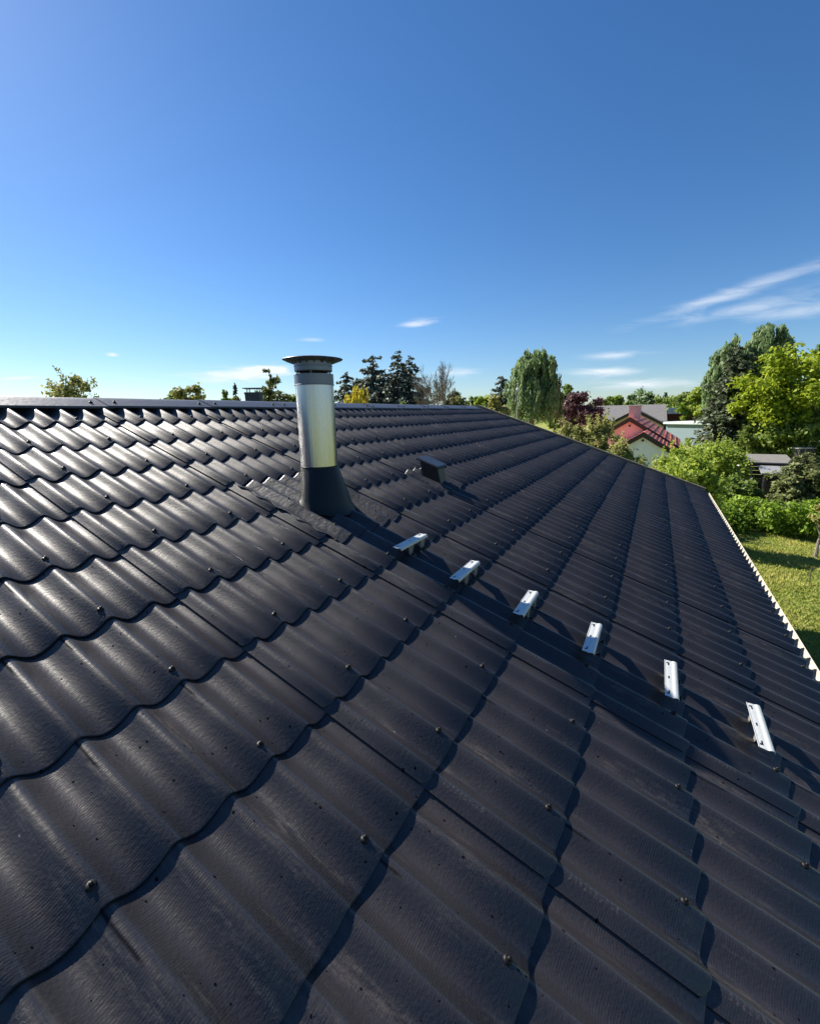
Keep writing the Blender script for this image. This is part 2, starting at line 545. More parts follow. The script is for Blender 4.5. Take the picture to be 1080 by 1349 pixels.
# the far slope
V, F, S = sheets(2, False)
V[:, 0] -= U0 + U1
roofb = np_mesh('roof', V, F, ROOFM, house, smooth=True, shade=S)
YR = -VR*CP
roofb.location = Vector((0, 2*YR, GZ)) - HL
roofb.rotation_euler = (PITCH, 0, math.pi)

# screws: two to a sheet, on the second and fifth wave
def screw_bm():
    b = MB()
    b.lathe([(.0, .0195), (.004, .0192), (.0062, .017), (.0064, .0095), (.0110, .0085), (.0150, .005), (.0158, .0), (.0158, -.004)], 12)
    return b
sp = screw_bm().build('screw', M['screw'], roof, smooth=True, auto=50)
spots = []
for j in range(15):
    for i in range(NROW):
        for q in (1, 4):
            u = U0 + j*SJ + WAVE*(q + PH)
            v = (i + 1)*SC - .066 + random.uniform(-.006, .006)
            if i == NROW-1: v = VE - .07
            h = .004 + AMP + STEP*.86 + .0095*(1 - (q+.3)/6)
            w = roofpt(u, v, h)
            d = RW @ (np.array(w) - CAM)
            vis = d[2] > .2 and abs(d[0]/d[2]) < .95 and abs(d[1]/d[2]) < 1.18
            spots.append((np.linalg.norm(np.array(w) - CAM) + (0 if vis else 50), u + random.uniform(-.006, .006), -v, h))
spots.sort()
first = True
for k, (_, x, y, z) in enumerate(spots[:95]):
    o = sp if first else sp.copy()
    if not first: link(o, roof)
    first = False
    o.scale = (.85, .85, .85); o.location = (x, y, z); o.rotation_euler = (random.uniform(-.12, .12), random.uniform(-.12, .12), random.uniform(0, 3))
rest = MB()
for (_, x, y, z) in spots[95:]:
    rest.lathe([(.0005, .0195), (.0062, .0175), (.0064, .009), (.0150, .005), (.0158, -.003)], 6, (x, y, z))
ro = rest.build('screw', M['screw'], roof, smooth=True, auto=50)
tag(ro, kind='stuff')

# ridge caps: bent sheets 1.13 m long laid over each other
CAPU = [-5.63 + 1.13*k for k in range(15)]
def cap_mb():
    b = MB()
    Lc = 1.17; hw = .245
    prof = []
    # in (y, z) about the apex; wing slope equals the pitch, soft bend
    for t in np.linspace(-1, 1, 13):
        y = t*hw
        z = -SP/CP*math.sqrt(y*y + .02**2)
        prof.append((y, z))
    outline = [(prof[0][0]-.002, prof[0][1]-.016)] + prof + [(prof[-1][0]+.002, prof[-1][1]-.016)]
    lower = [(y*.985, z - .007) for (y, z) in outline[::-1]]
    full = outline + lower
    n = len(full)
    pts = [(0, y, z + .006) for y, z in full] + [(Lc, y, z) for y, z in full]
    f = [(i, (i+1) % n, n + (i+1) % n, n + i) for i in range(n)]
    m_ = len(outline)
    ends = [(i, i+1, n-2-i, n-1-i) for i in range(m_-1)]
    f += ends + [tuple(n + k for k in e)[::-1] for e in ends]
    b.poly(pts, f)
    return b
capz = GZ - VR*SP + .052*CP + .006
capo = cap_mb().build('ridge_cap', M['cap'], house, smooth=True, auto=35)
cscrew = screw_bm().build('screw', M['screw'], capo, smooth=True, auto=50)
cscrew.location = (.10, -.16, -.050); cscrew.rotation_euler = (PITCH, 0, 0)
c2 = cscrew.copy(); link(c2, capo); c2.location = (1.02, -.16, -.053)
for k in range(14):
    o = capo if k == 0 else None
    if o is None:
        o = capo.copy(); link(o, house)
        for ch in (cscrew, c2):
            d = ch.copy(); link(d, o)
    o.location = Vector((.105 + 1.128*(k-5), YR, capz + random.uniform(-.002, .002))) - HL

# verges and eave boards, gutters, walls
def slope_box(name, mat, u0, u1, v0, v1, h0, h1, bevel=0.003):
    for sgn in (1, -1):
        b = MB()
        b.box((u0, -v1, h0), (u1, -v0, h1))
        o = b.build(name, mat, house, bevel=bevel)
        if sgn == 1:
            o.location = Vector((0, 0, GZ)) - HL; o.rotation_euler = (PITCH, 0, 0)
        else:
            for vtx in o.data.vertices: vtx.co.x = -vtx.co.x
            o.location = Vector((0, 2*YR, GZ)) - HL; o.rotation_euler = (PITCH, 0, math.pi)
            o.data.flip_normals()
slope_box('bargeboard', M['tan'], U1 + .004, U1 + .042, VR, VE - .02, -.17, .088)
slope_box('bargeboard', M['tan'], U0 - .042, U0 - .004, VR, VE - .02, -.17, .088)
slope_box('verge_trim', M['cap'], U1 - .05, U1 + .002, VR, VE - .01, .055, .068)
slope_box('verge_trim', M['cap'], U0 - .002, U0 + .05, VR, VE - .01, .055, .068)
ye = -VE*CP; ze = GZ - VE*SP
for sgn in (1, -1):
    b = MB()
    # half-round gutter
    n = 14; r = .058
    cy, cz = ye - .020, ze - .028
    outl = [(cy + r*math.cos(t), cz + r*math.sin(t)) for t in np.linspace(0, -math.pi, n)]
    outl = [(cy + r, cz + .008)] + outl + [(cy - r - .001, cz + .012), (cy - r - .010, cz + .016), (cy - r - .012, cz + .006)]
    inner = [(cy + (r-.004)*math.cos(t), cz + (r-.004)*math.sin(t)) for t in np.linspace(-math.pi, 0, n)]
    full = outl + inner
    b.prism(full, U0 - .02, U1 + .02, lambda p, d: (d, p[0], p[1]))
    if sgn == -1:
        b.v = [(x, 2*YR - y, z) for x, y, z in b.v]
    g = b.build('gutter', M['white'], house, loc=-HL, smooth=True)
    b = MB(); b.box((U0, ye + .052, ze - .24), (U1, ye + .075, ze - .012))
    if sgn == -1: b.v = [(x, 2*YR - y, z) for x, y, z in b.v]
    b.build('fascia', M['white'], house, loc=-HL)
wy0 = ye + .55; wy1 = 2*YR - wy0
b = MB()
zt = GZ - (-wy0/CP)*SP - .09
zr = GZ - VR*SP - .08
for ux in (U0 + .25, U1 - .25):
    pass
gab = [(wy0, 0), (wy1, 0), (wy1, zt), (YR, zr), (wy0, zt)]
b.prism(gab, U0 + .22, U1 - .22, lambda p, d: (d, p[0], p[1]))
wall = b.build('wall', M['render'], house, loc=-HL)
glass = plain('window_glass', (.03, .04, .05), .05, 0, .1, 3)
for (x0, x1) in ((-3.5, -2.0), (1.0, 2.6), (6.2, 7.8)):
    b = MB(); b.box((x0, wy0 - .012, 1.0), (x1, wy0 + .03, 2.15))
    w = b.build('window', M['white'], house, loc=-HL, bevel=.004)
    b = MB(); b.box((x0 + .07, wy0 - .016, 1.07), (x1 - .07, wy0 - .013, 2.08))
    b.build('pane', glass, w)

# ------------------------------------------------------------------ the flue
FB = roofpt(.529, 2.412, 0)          # where its axis meets the roof
flue = empty('flue_pipe', FB, 'tall brushed steel flue pipe with disc cowl rising from the dark roof', 'chimney')
# cone
b = MB(); seg = 56
rows = 9
FBu, FBv = .529, 2.412
for r_ in range(rows):
    t = r_/(rows-1)
    for k in range(seg):
        a = 2*math.pi*k/seg
        top = Vector((.1525*math.cos(a), .1525*math.sin(a), .30))
        ub = .507 + .240*math.cos(a); vb = 2.49 - .208*math.sin(a)
        bot = roofpt(ub, vb, .028) - FB
        e = t**1.15
        p = bot.lerp(top, e)
        fl = max(0, 1 - t*9)**2
        p = p + Vector((math.cos(a), math.sin(a), 0))*(.008*fl)
        b.v.append(tuple(p))
for r_ in range(rows-1):
    for k in range(seg):
        q = r_*seg
        b.f.append((q+k, q+(k+1) % seg, q+seg+(k+1) % seg, q+seg+k))
b.build('flashing_cone', M['cone'], flue, smooth=True)
MB().lathe([(.1475, .25), (.1475, .955)], 72).build('pipe', M['steel'], flue, smooth=True)
MB().lathe([(.1525, .300), (.1545, .302), (.1545, .309), (.149, .311)], 72).build('cone_rim', M['cone'], flue, smooth=True, auto=25)
MB().lathe([(.148, .936), (.1545, .936), (.1545, .942), (.1515, .944), (.1515, 1.018), (.149, 1.021), (.135, 1.021), (.135, .96)], 72).build('collar', M['capmetal'], flue, smooth=True, auto=25)
cw = MB().lathe([(.09, 1.033), (.142, 1.040), (.145, 1.045), (.145, 1.075), (.1475, 1.077), (.1475, 1.083), (.145, 1.085), (.145, 1.112)], 64).build('cowl_body', M['capmetal'], flue, smooth=True, auto=25)
dk = MB().lathe([(.12, 1.108), (.145, 1.110), (.228, 1.128), (.231, 1.130), (.229, 1.133), (.15, 1.146), (.06, 1.152), (.0005, 1.153)], 72).build('cowl_disc', M['capmetal'], flue, smooth=True, auto=30)
for k in range(16):
    a = 2*math.pi*k/16
    c, s = math.cos(a), math.sin(a)
    p0 = Vector((c*.146, s*.146, 1.1085)); p1 = Vector((c*.222, s*.222, 1.1245)); n = Vector((-s, c, 0))*.003
    dn = Vector((0, 0, -.006))
    b = MB()
    b.poly([p0-n, p0+n, p1+n, p1-n, p0-n+dn*2.2, p0+n+dn*2.2, p1+n+dn*.3, p1-n+dn*.3], [(0,1,2,3),(4,7,6,5),(0,4,5,1),(1,5,6,2),(2,6,7,3),(3,7,4,0)])
    b.build('rib', M['capmetal'], dk)
for k in range(4):
    a = 2*math.pi*(k+.35)/4
    MB().tube([(c_*r_, s_*r_, z) for c_, s_ in [(math.cos(a), math.sin(a))] for r_, z in ((.128, 1.000), (.126, 1.040))], .006, 6).build('strut', M['capmetal'], flue)

# crinkled flashing sheet under the cone (lies on the waves)
def drape(name, u0, u1, v0, v1, mat, amp, seed, lift, parent=None, nu=220, nv=150):
    us = np.linspace(u0, u1, nu); vs = np.linspace(v0, v1, nv)
    UU, VV = np.meshgrid(us, vs)
    # ragged outline
    UU = UU + .010*np.sin(vs*31 + seed)[:, None]*((UU - u0)/(u1 - u0) - .5)*2
    rng = np.random.default_rng(seed)
    nz = np.zeros_like(UU)
    for _ in range(46):
        fu, fv = rng.normal(0, 110), rng.normal(0, 90); ph = rng.random()*6.28
        nz += np.sin(UU*fu + VV*fv + ph)/46**.5
    nz = np.tanh(nz)
    row = np.floor(VV/SC)
    frac = VV/SC - row
    hb = STEP*frac + .002
    ramp = np.clip((.34 - frac)/.34, 0, 1)**1.5              # drapes over the course edge above
    H = wave(UU) + .0095*(1 - np.mod(UU - U0, SJ)/SJ) + hb + STEP*ramp + lift*np.clip((VV - v0)/.06 + .1, .1, 1) + amp*nz
    Vv = np.stack([UU, -VV, H], 2).reshape(-1, 3)
    i, j = np.meshgrid(np.arange(nv-1), np.arange(nu-1), indexing='ij')
    a = (i*nu + j).ravel()
    Fq = np.stack([a, a+nu, a+nu+1, a+1], 1)
    o = np_mesh(name, Vv, Fq, mat, parent, smooth=True)
    sm = o.modifiers.new('solid', 'SOLIDIFY'); sm.thickness = .0012; sm.offset = -1
    return o
fs = drape('flashing_sheet', .045, 1.03, 1.93, 2.945, M['lead'], .0008, 3, .004, flue)
fs.location = Vector((0, 0, GZ)) - FB
fs.rotation_euler = (PITCH, 0, 0)

# ------------------------------------------------------------------ the small vent hood
VB = roofpt(2.33, 2.59, .02)
vent = empty('roof_vent', VB, 'small black box vent hood with flat lid standing on the roof', 'roof vent')
def vp(u, v, h): return roofpt(u, v, h) - VB
b0 = [(2.245, 2.45), (2.235, 2.725), (2.415, 2.715), (2.425, 2.44)]
t0 = [(2.225, 2.375), (2.215, 2.625), (2.405, 2.615), (2.415, 2.365)]
b = MB()
pts = [vp(u, v, .02) for u, v in b0] + [vp(u, v, .195) for u, v in t0]
b.poly(pts, [(3,2,1,0), (4,5,6,7), (1,2,6,5), (2,3,7,6), (3,0,4,7), (0,1,5,4)])
b.build('hood', M['blackplastic'], vent, bevel=.008)
b = MB()
for k in range(6):
    s0, s1 = .10 + .14*k, .10 + .14*k + .05
    f = lambda a, t: vp(*[b0[a][i]*(1-t) + t0[a][i]*t for i in (0, 1)], .02 + .175*t)
    e = Vector((-.006, 0, 0))
    q = [f(0, s0).lerp(f(1, s0), .1), f(0, s0).lerp(f(1, s0), .9), f(0, s1).lerp(f(1, s1), .9), f(0, s1).lerp(f(1, s1), .1)]
    b.poly(q + [p + e for p in q], [(4,5,6,7), (0,1,5,4), (1,2,6,5), (2,3,7,6), (3,0,4,7)])
b.build('louvre', M['grill'], vent)
b = MB()
cx, cv = 2.315, 2.495
l0 = [(cx-.125, cv-.155), (cx-.13, cv+.155), (cx+.12, cv+.15), (cx+.125, cv-.16)]
l1 = [(cx + (u-cx)*.9, cv + (v-cv)*.9) for u, v in l0]
pts = [vp(u, v, .188) for u, v in l0] + [vp(u, v, .206) for u, v in l0] + [vp(u, v, .217) for u, v in l1]
b.poly(pts, [(3,2,1,0), (8,9,10,11)] + [(i, (i+1) % 4, 4+(i+1) % 4, 4+i) for i in range(4)] + [(4+i, 4+(i+1) % 4, 8+(i+1) % 4, 8+i) for i in range(4)])
b.build('lid', M['blackplastic'], vent, bevel=.004)
vf = drape('flashing_sheet', 2.09, 2.60, 2.30, 2.88, M['lead'], .0006, 8, .003, vent, 100, 60)
vf.location = Vector((0, 0, GZ)) - VB; vf.rotation_euler = (PITCH, 0, 0)

# ------------------------------------------------------------------ six galvanised roof steps
def make_step():
    root = empty('roof_step', (0, 0, 0))
    root.rotation_euler = (PITCH, 0, 0)
    Ls = .40
    # cross-section (y down-slope negative, z) of the folded tread
    prof = [(.003, -.001), (.001, -.003), (-.006, -.001), (-.014, .002), (-.024, .005), (-.032, .007), (-.038, .009), (-.045, .015), (-.053, .018), (-.063, .018), (-.072, .013), (-.077, .001)]
    xs = [0, .014, .022, .038, .060, .066, .16, .178, .186, .214, .222, .24, .334, .340, .362, .378, .386, .40]
    P = [(x, y*.88, z*.9) for x in xs for (y, z) in prof]
    n = len(prof); Fc = []
    for i in range(len(xs)-1):
        for k in range(n-1):
            slot = (k == 3 and i in (2, 3, 13, 14)) or (k == 2 and i in (2, 14)) or (k == 3 and i == 8)
            if slot: continue
            Fc.append((i*n+k, i*n+k+1, (i+1)*n+k+1, (i+1)*n+k))
    # near end cut to a shallow point, as in a folded plate
    P2 = []
    for (x, y, z) in P:
        if x == 0: x = -.010*max(0, 1 - abs(y + .038)/.03)
        P2.append((x, y, z))
    b = MB(); b.poly(P2, Fc)
    t = b.build('tread', M['galv'], root)
    so_ = t.modifiers.new('solid', 'SOLIDIFY'); so_.thickness = .0025; so_.offset = -1
    for x in (.146, .323):
        b = MB()
        # tapering leg plate, top under the tread, foot bent flat on the crest
        b.poly([(x-.040, -.065, .003), (x+.040, -.065, .003), (x+.022, -.083, -.060), (x-.022, -.083, -.060),
                (x-.040, -.062, .003), (x+.040, -.062, .003), (x+.022, -.080, -.060), (x-.022, -.080, -.060)],
               [(0,1,2,3), (7,6,5,4), (0,4,5,1), (1,5,6,2), (2,6,7,3), (3,7,4,0)])
        b.box((x-.017, -.118, -.0635), (x+.022, -.080, -.0605))
        lg = b.build('leg', M['shadegalv'], root)
        sc = screw_bm().build('screw', M['screw'], lg, smooth=True, auto=50); sc.location = (x, -.103, -.0605)
        b = MB()
        b.poly([(x-.034, -.018, -.002), (x+.034, -.018, -.002), (x+.016, -.026, -.0625), (x-.016, -.026, -.0625),
                (x-.034, -.021, -.002), (x+.034, -.021, -.002), (x+.016, -.029, -.0625), (x-.016, -.029, -.0625)],
               [(0,1,2,3), (7,6,5,4), (0,4,5,1), (1,5,6,2), (2,6,7,3), (3,7,4,0)])
        b.build('back_leg', M['shadegalv'], root)
    return root
stp = make_step()
LBL = ['galvanised roof step nearest the steel flue, topmost of the row on the dark roof',
       'second galvanised roof step down from the flue, half in its shadow',
       'third galvanised roof step down from the flue, its near end in the shadow',
       'fourth galvanised roof step down from the flue, beside the end of the flue shadow',
       'fifth galvanised roof step down from the flue, just past the tip of the flue shadow',
       'largest galvanised roof step, lowest of the row and farthest from the flue']
for k, v in enumerate((3.275, 3.733, 4.19, 4.63, 5.095, 5.55)):
    o = stp if k == 0 else copy_tree(stp)
    o.location = roofpt(.264 + random.uniform(-.004, .004), v, .101)
    o.rotation_euler = (PITCH, 0, random.uniform(-.012, .012))
    tag(o, LBL[k], 'roof step', 'galvanised roof steps leading up to the flue')
# ------------------------------------------------------------------ ground
def ground():
    m, nt, b, out = new_mat('lawn'); N = NT(nt)
    P = N.n('ShaderNodeTexCoord').outputs['Object']
    a = N.noise(P, .35, 5, .6); c = N.noise(P, 2.2, 5, .65); d = N.noise(P, 22, 4, .7)
    col = N.mix(N.ramp(a, .35, .65), (.18, .24, .035), (.31, .31, .08))
    col = N.mix(N.math('MULTIPLY', N.ramp(c, .45, .68), .8), col, (.36, .29, .13))
    col = N.mix(N.math('MULTIPLY', N.ramp(d, .4, .7), .55), col, (.075, .125, .018))
    N.l(col, b.inputs['Base Color']); b.inputs['Roughness'].default_value = .9
    b.inputs['Specular IOR Level'].default_value = .15
    bp = N.n('ShaderNodeBump'); bp.inputs['Distance'].default_value = .05
    N.l(d, bp.inputs['Height']); N.l(bp.outputs[0], b.inputs['Normal'])
    n = 90
    xs = np.concatenate([np.linspace(-900, -60, 20), np.linspace(-50, 120, 60), np.linspace(140, 1200, 20)])
    ys = np.concatenate([np.linspace(-900, -70, 20), np.linspace(-60, 60, 50), np.linspace(70, 900, 20)])
    X, Y = np.meshgrid(xs, ys)
    rng = np.random.default_rng(2)
    Z = np.zeros_like(X)
    for _ in range(8):
        Z += .018*np.sin(X*rng.normal(0, .35) + Y*rng.normal(0, .35) + rng.random()*6)
    V = np.stack([X, Y, Z - .03], 2).reshape(-1, 3)
    ny, nx = X.shape
    i, j = np.meshgrid(np.arange(ny-1), np.arange(nx-1), indexing='ij')
    q = (i*nx + j).ravel()
    o = np_mesh('ground', V, np.stack([q, q+1, q+nx+1, q+nx], 1), m, None, smooth=True)
    tag(o, kind='structure', label='garden ground with mown lawn reaching to the horizon')
ground()

# grass blades on the part of the lawn one sees closest
def grass():
    rng = np.random.default_rng(4)
    n = 60000
    x = 7 + 15*rng.random(n)**1.2; y = -14.5 + 9*rng.random(n)
    h = .035 + .05*rng.random(n); a = rng.random(n)*6.28
    cl = np.sin(x*2.1 + np.sin(y*1.7)*2) + np.sin(y*2.7 + x*.8)
    h *= np.clip(.9 + .25*cl, .4, 1.5)
    w = .012 + .012*rng.random(n)
    dx, dy = np.cos(a)*w, np.sin(a)*w
    lx, ly = rng.normal(0, .03, n), rng.normal(0, .03, n)
    z = np.full(n, -.02)
    V = np.stack([np.stack([x-dx, y-dy, z], 1), np.stack([x+dx, y+dy, z], 1), np.stack([x+lx, y+ly, h], 1)], 1).reshape(-1, 3)
    F = np.arange(3*n).reshape(-1, 3)
    sh = np.clip(.45 + .22*cl + rng.normal(0, .22, n), 0, 1)
    m = leaf_mat('grass_blade', (.15, .22, .025), (.46, .44, .12), .3, .8)
    o = np_mesh('lawn_grass', V, F, m, None, shade=np.repeat(sh, 3))
    tag(o, kind='stuff', label='short mown grass of the lawn beside the house')
grass()

# ------------------------------------------------------------------ foliage
def leaves(C, nrm, size, rng, aspect=1.7, jitter=.7):
    """diamond leaves: centres C (n,3), facing nrm, size (n,)"""
    n = len(C)
    nn = nrm + rng.normal(0, jitter, (n, 3)); nn /= np.linalg.norm(nn, axis=1, keepdims=True) + 1e-9
    r = rng.normal(0, 1, (n, 3)); a = np.cross(nn, r); a /= np.linalg.norm(a, axis=1, keepdims=True) + 1e-9
    b = np.cross(nn, a)
    s = size[:, None]
    bend = nn*s*.18
    V = np.stack([C - a*s*.5*aspect, C + b*s*.5 - bend, C + a*s*.5*aspect, C - b*s*.5 - bend], 1).reshape(-1, 3)
    return V

def leaf_object(name, Vs, shade, mat, parent, loc):
    V = np.concatenate(Vs); F = np.arange(len(V)).reshape(-1, 4)
    return np_mesh(name, V, F, mat, parent, shade=np.repeat(np.concatenate(shade), 4))

def limb_tubes(b, base, top, r0, ends, rng):
    mid = [base.lerp(top, t) + Vector((rng.normal(0, .03), rng.normal(0, .03), 0))*(top-base).length for t in (.33, .66)]
    pts = [base, mid[0], mid[1], top]
    b.tube(pts, [r0*1.25, r0*.85, r0*.6, r0*.25], 8)
    for e in ends:
        t = float(np.clip((e.z - base.z)/max(.1, (top.z - base.z))*.62, .15, .92))
        st = base.lerp(top, t)
        m_ = st.lerp(e, .5) + Vector((0, 0, .06*(e-st).length))
        b.tube([st, m_, e], [r0*.42*(1-t*.5), r0*.25*(1-t*.5), r0*.07], 5)

def broad(name, loc, H, R, mat, label, cat='tree', group=None, seed=1, z0=.18, n=5200, leaf=.16, clumps=44, bark='bark', shape=1.0, squash=1.0, spiky=0.0, top=0.5, rough_edge=.22):
    """a broadleaf tree or shrub: trunk, limbs, and a crown of leaf clumps"""
    rng = np.random.default_rng(seed)
    t = empty(name, loc, label, cat, group)
    zb = H*z0; zc = zb + (H - zb)*top
    # clump centres in an egg envelope
    cs = []
    while len(cs) < clumps:
        d = rng.normal(0, 1, 3); d /= np.linalg.norm(d)
        rr = rng.random()**.45
        x, y = d[0]*R*rr, d[1]*R*rr*squash
        z = zc + d[2]*rr*((H - zc) if d[2] > 0 else (zc - zb))
        k = 1 - .35*abs(d[2])**2*shape
        cs.append((x*k, y*k, z))
    cs = np.array(cs)
    cr = R*(.20 + .16*rng.random(clumps))
    cs[:, 2] = np.minimum(cs[:, 2], H - cr*.7)
    per = n//clumps
    Vs, Sh = [], []
    for c, r in zip(cs, cr):
        d = rng.normal(0, 1, (per, 3)); d /= np.linalg.norm(d, axis=1, keepdims=True)
        rad = r*(rng.random(per)**.42)*(1 + rng.normal(0, rough_edge, per))
        C = c + d*rad[:, None]*np.array([1, 1, .8])
        up = d + np.array([0, 0, .35])
        sz = leaf*(.6 + .8*rng.random(per))
        Vs.append(leaves(C, up, sz, rng))
        Sh.append(np.clip(rng.normal(.45 + rng.normal(0, .16), .2, per), 0, 1))
    if spiky:
        for _ in range(int(clumps*.8)):
            i = rng.integers(clumps)
            if cs[i][2] < zc: continue
            ln = spiky*(.5 + rng.random()); m_ = 26
            tt = rng.random(m_)
            dirv = np.array([rng.normal(0, .22), rng.normal(0, .22), 1.0])
            C = cs[i] + np.array([rng.normal(0, cr[i]*.5), rng.normal(0, cr[i]*.5), cr[i]*.4]) + dirv*(tt*ln)[:, None] + rng.normal(0, .05, (m_, 3))
            Vs.append(leaves(C, rng.normal(0, 1, (m_, 3)), leaf*(.5+.6*rng.random(m_)), rng)); Sh.append(np.clip(rng.normal(.65, .2, m_), 0, 1))
    leaf_object('crown', Vs, Sh, mat, t, (0, 0, 0))
    b = MB()
    ends = [Vector(cs[i]) for i in rng.choice(clumps, min(14, clumps), replace=False)]
    limb_tubes(b, Vector((0, 0, -.1)), Vector((0, 0, H*.82)), max(.04, H*.022), ends, rng)
    b.build('trunk', M[bark], t, smooth=True)
    return t

def conifer(name, loc, H, R, mat, label, group=None, seed=1, n=5200, leaf=.2, tiers=15, droop=.25, power=.8, z0=.06, cat='tree', lean=0):
    rng = np.random.default_rng(seed)
    t = empty(name, loc, label, cat, group)
    Vs, Sh = [], []; b = MB()
    b.tube([(0, 0, -.1), (lean*.3, 0, H*.45), (lean, 0, H*.98)], [H*.022, H*.014, H*.003], 8)
    br = []
    for k in range(tiers):
        f = (k + .5)/tiers
        z = H*(z0 + (1 - z0)*f)
        L_ = R*(1 - f)**power*(.75 + .4*rng.random()) + R*.05
        m_ = max(4, int(9*(1 - f) + 4))
        a0 = rng.random()*6.28
        for q in range(m_):
            a = a0 + 6.283*q/m_ + rng.normal(0, .18); l = L_*(.7 + .45*rng.random())
            br.append((z + rng.normal(0, H/tiers*.3), a, l))
    tot = sum(l for _, _, l in br)
    for (z, a, l) in br:
        m_ = max(6, int(n*l/tot))
        tt = rng.random(m_)**.7
        c, s = math.cos(a), math.sin(a)
        side = rng.normal(0, 1, m_)*l*.17*(1.1 - tt*.8)
        px = c*tt*l - s*side; py = s*tt*l + c*side
        pz = z - droop*l*tt**1.4 + .10*l*np.maximum(0, tt - .75)*2 - np.abs(side)*.25 + rng.normal(0, .03*l + .02, m_) - .10*l*rng.random(m_)
        C = np.stack([px + lean*z/H, py, pz], 1)
        d = np.stack([np.full(m_, c)*.5, np.full(m_, s)*.5, np.full(m_, .9)], 1)
        Vs.append(leaves(C, d, leaf*(.6 + .8*rng.random(m_)), rng, 2.1, .55))
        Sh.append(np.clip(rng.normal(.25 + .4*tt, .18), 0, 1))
        if l > R*.25:
            b.tube([(lean*z/H, 0, z), (c*l*.5 + lean*z/H, s*l*.5, z - droop*l*.35), (c*l*.9 + lean*z/H, s*l*.9, z - droop*l*.85)], [H*.006, H*.004, H*.001], 4, False)
    m_ = 40; tt = rng.random(m_)
    C = np.stack([lean + rng.normal(0, .02*R, m_), rng.normal(0, .02*R, m_), H*(.9 + .11*tt)], 1)
    Vs.append(leaves(C, rng.normal(0, 1, (m_, 3)), np.full(m_, leaf*.7), rng, 2)); Sh.append(np.full(m_, .4))
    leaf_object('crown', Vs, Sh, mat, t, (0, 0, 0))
    b.build('trunk', M['bark'], t, smooth=True)
    return t

def weeping(name, loc, H, R, mat, label, group=None, seed=1, strands=330, leaf=.2, per=26, z0=.1, top_=.62, bark='palebark'):
    rng = np.random.default_rng(seed)
    t = empty(name, loc, label, 'tree', group)
    Vs, Sh = [], []; ends = []
    lobes = [(rng.normal(0, R*.5), rng.normal(0, R*.5), H*(.50 + .42*rng.random())) for _ in range(15)] + [(0, 0, H*.95)]
    subs = []
    for q in range(64):
        rr = R*((q + .5)/64)**.5*(.9 + .15*rng.random()); a = q*2.39996 + rng.normal(0, .15)
        subs.append((math.cos(a)*rr, math.sin(a)*rr, H*(1.0 - .30*(rr/R)**2.2)*(.62 + .38*rng.random()**.6)))
    for k in range(strands):
        lx, ly, lz = subs[rng.integers(len(subs))]
        r = R*.22*rng.random()**.5; a = rng.random()*6.28
        x, y = lx + math.cos(a)*r, ly + math.sin(a)*r
        rr = math.hypot(x, y)
        zt = lz + R*.16*(1 - (r/(R*.20))**2) + rng.normal(0, .03*R)
        ln = H*(.07 + .20*rng.random())
        ln = min(ln, max(.3, zt - H*z0*.6))
        tt = rng.random(per)
        out = np.array([x, y])/(rr + 1e-6)
        C = np.stack([x + out[0]*.12*R*tt**.5 + rng.normal(0, .035*R, per), y + out[1]*.12*R*tt**.5 + rng.normal(0, .035*R, per), zt - ln*tt], 1)
        d = np.stack([np.full(per, out[0]), np.full(per, out[1]), np.full(per, .25)], 1)
        n_ = d + rng.normal(0, .6, (per, 3)); n_ /= np.linalg.norm(n_, axis=1, keepdims=True)
        a_ = np.array([0, 0, 1.0]) + rng.normal(0, .35, (per, 3)); b_ = np.cross(n_, a_); b_ /= np.linalg.norm(b_, axis=1, keepdims=True)
        s = (leaf*(.6 + .7*rng.random(per)))[:, None]
        Vs.append(np.stack([C - a_*s*.9, C + b_*s*.42, C + a_*s*.9, C - b_*s*.42], 1).reshape(-1, 3))
        Sh.append(np.clip(rng.normal(.45 + rng.normal(0, .18), .15, per), 0, 1))
        if k % 16 == 0: ends.append(Vector((x, y, zt)))
    leaf_object('crown', Vs, Sh, mat, t, (0, 0, 0))
    b = MB(); limb_tubes(b, Vector((0, 0, -.1)), Vector((0, 0, H*.9)), H*.02, ends, rng)
    b.build('trunk', M[bark], t, smooth=True)
    return t

def bare(name, loc, H, R, label, seed=1):
    rng = random.Random(seed)
    t = empty(name, loc, label, 'tree')
    tr = MB(); cr = MB()
    def grow(p, d, l, r, lev):
        q = p + d*l
        m_ = p.lerp(q, .5) + Vector((rng.gauss(0, .05), rng.gauss(0, .05), rng.gauss(0, .03)))*l
        (tr if lev < 2 else cr).tube([p, m_, q], [r, r*.85, r*.65], 6 if lev < 3 else 3, False)
        if lev >= 6: return
        k = 3 if lev < 5 else 3
        for _ in range(k):
            sp_ = .42 if lev > 0 else .5
            nd = (d + Vector((rng.gauss(0, sp_), rng.gauss(0, sp_), rng.gauss(.12, .22)))).normalized()
            grow(p.lerp(q, rng.uniform(.55, 1.0)), nd, l*rng.uniform(.62, .82), max(.018, r*.58), lev + 1)
    for k in range(2):
        grow(Vector((k*.3, 0, -.1)), Vector((rng.gauss(0, .1), rng.gauss(0, .1), 1)).normalized(), H*.30, H*.014, 0)
    allv = np.array(cr.v)
    sx = R/np.abs(allv[:, :2]).max(); sz = H/allv[:, 2].max()
    for m_ in (cr, tr): m_.v = [(x*sx, y*sx, z*sz) for x, y, z in m_.v]
    cr.build('crown', M['palebark'], t); tr.build('trunk', M['palebark'], t)
    return t

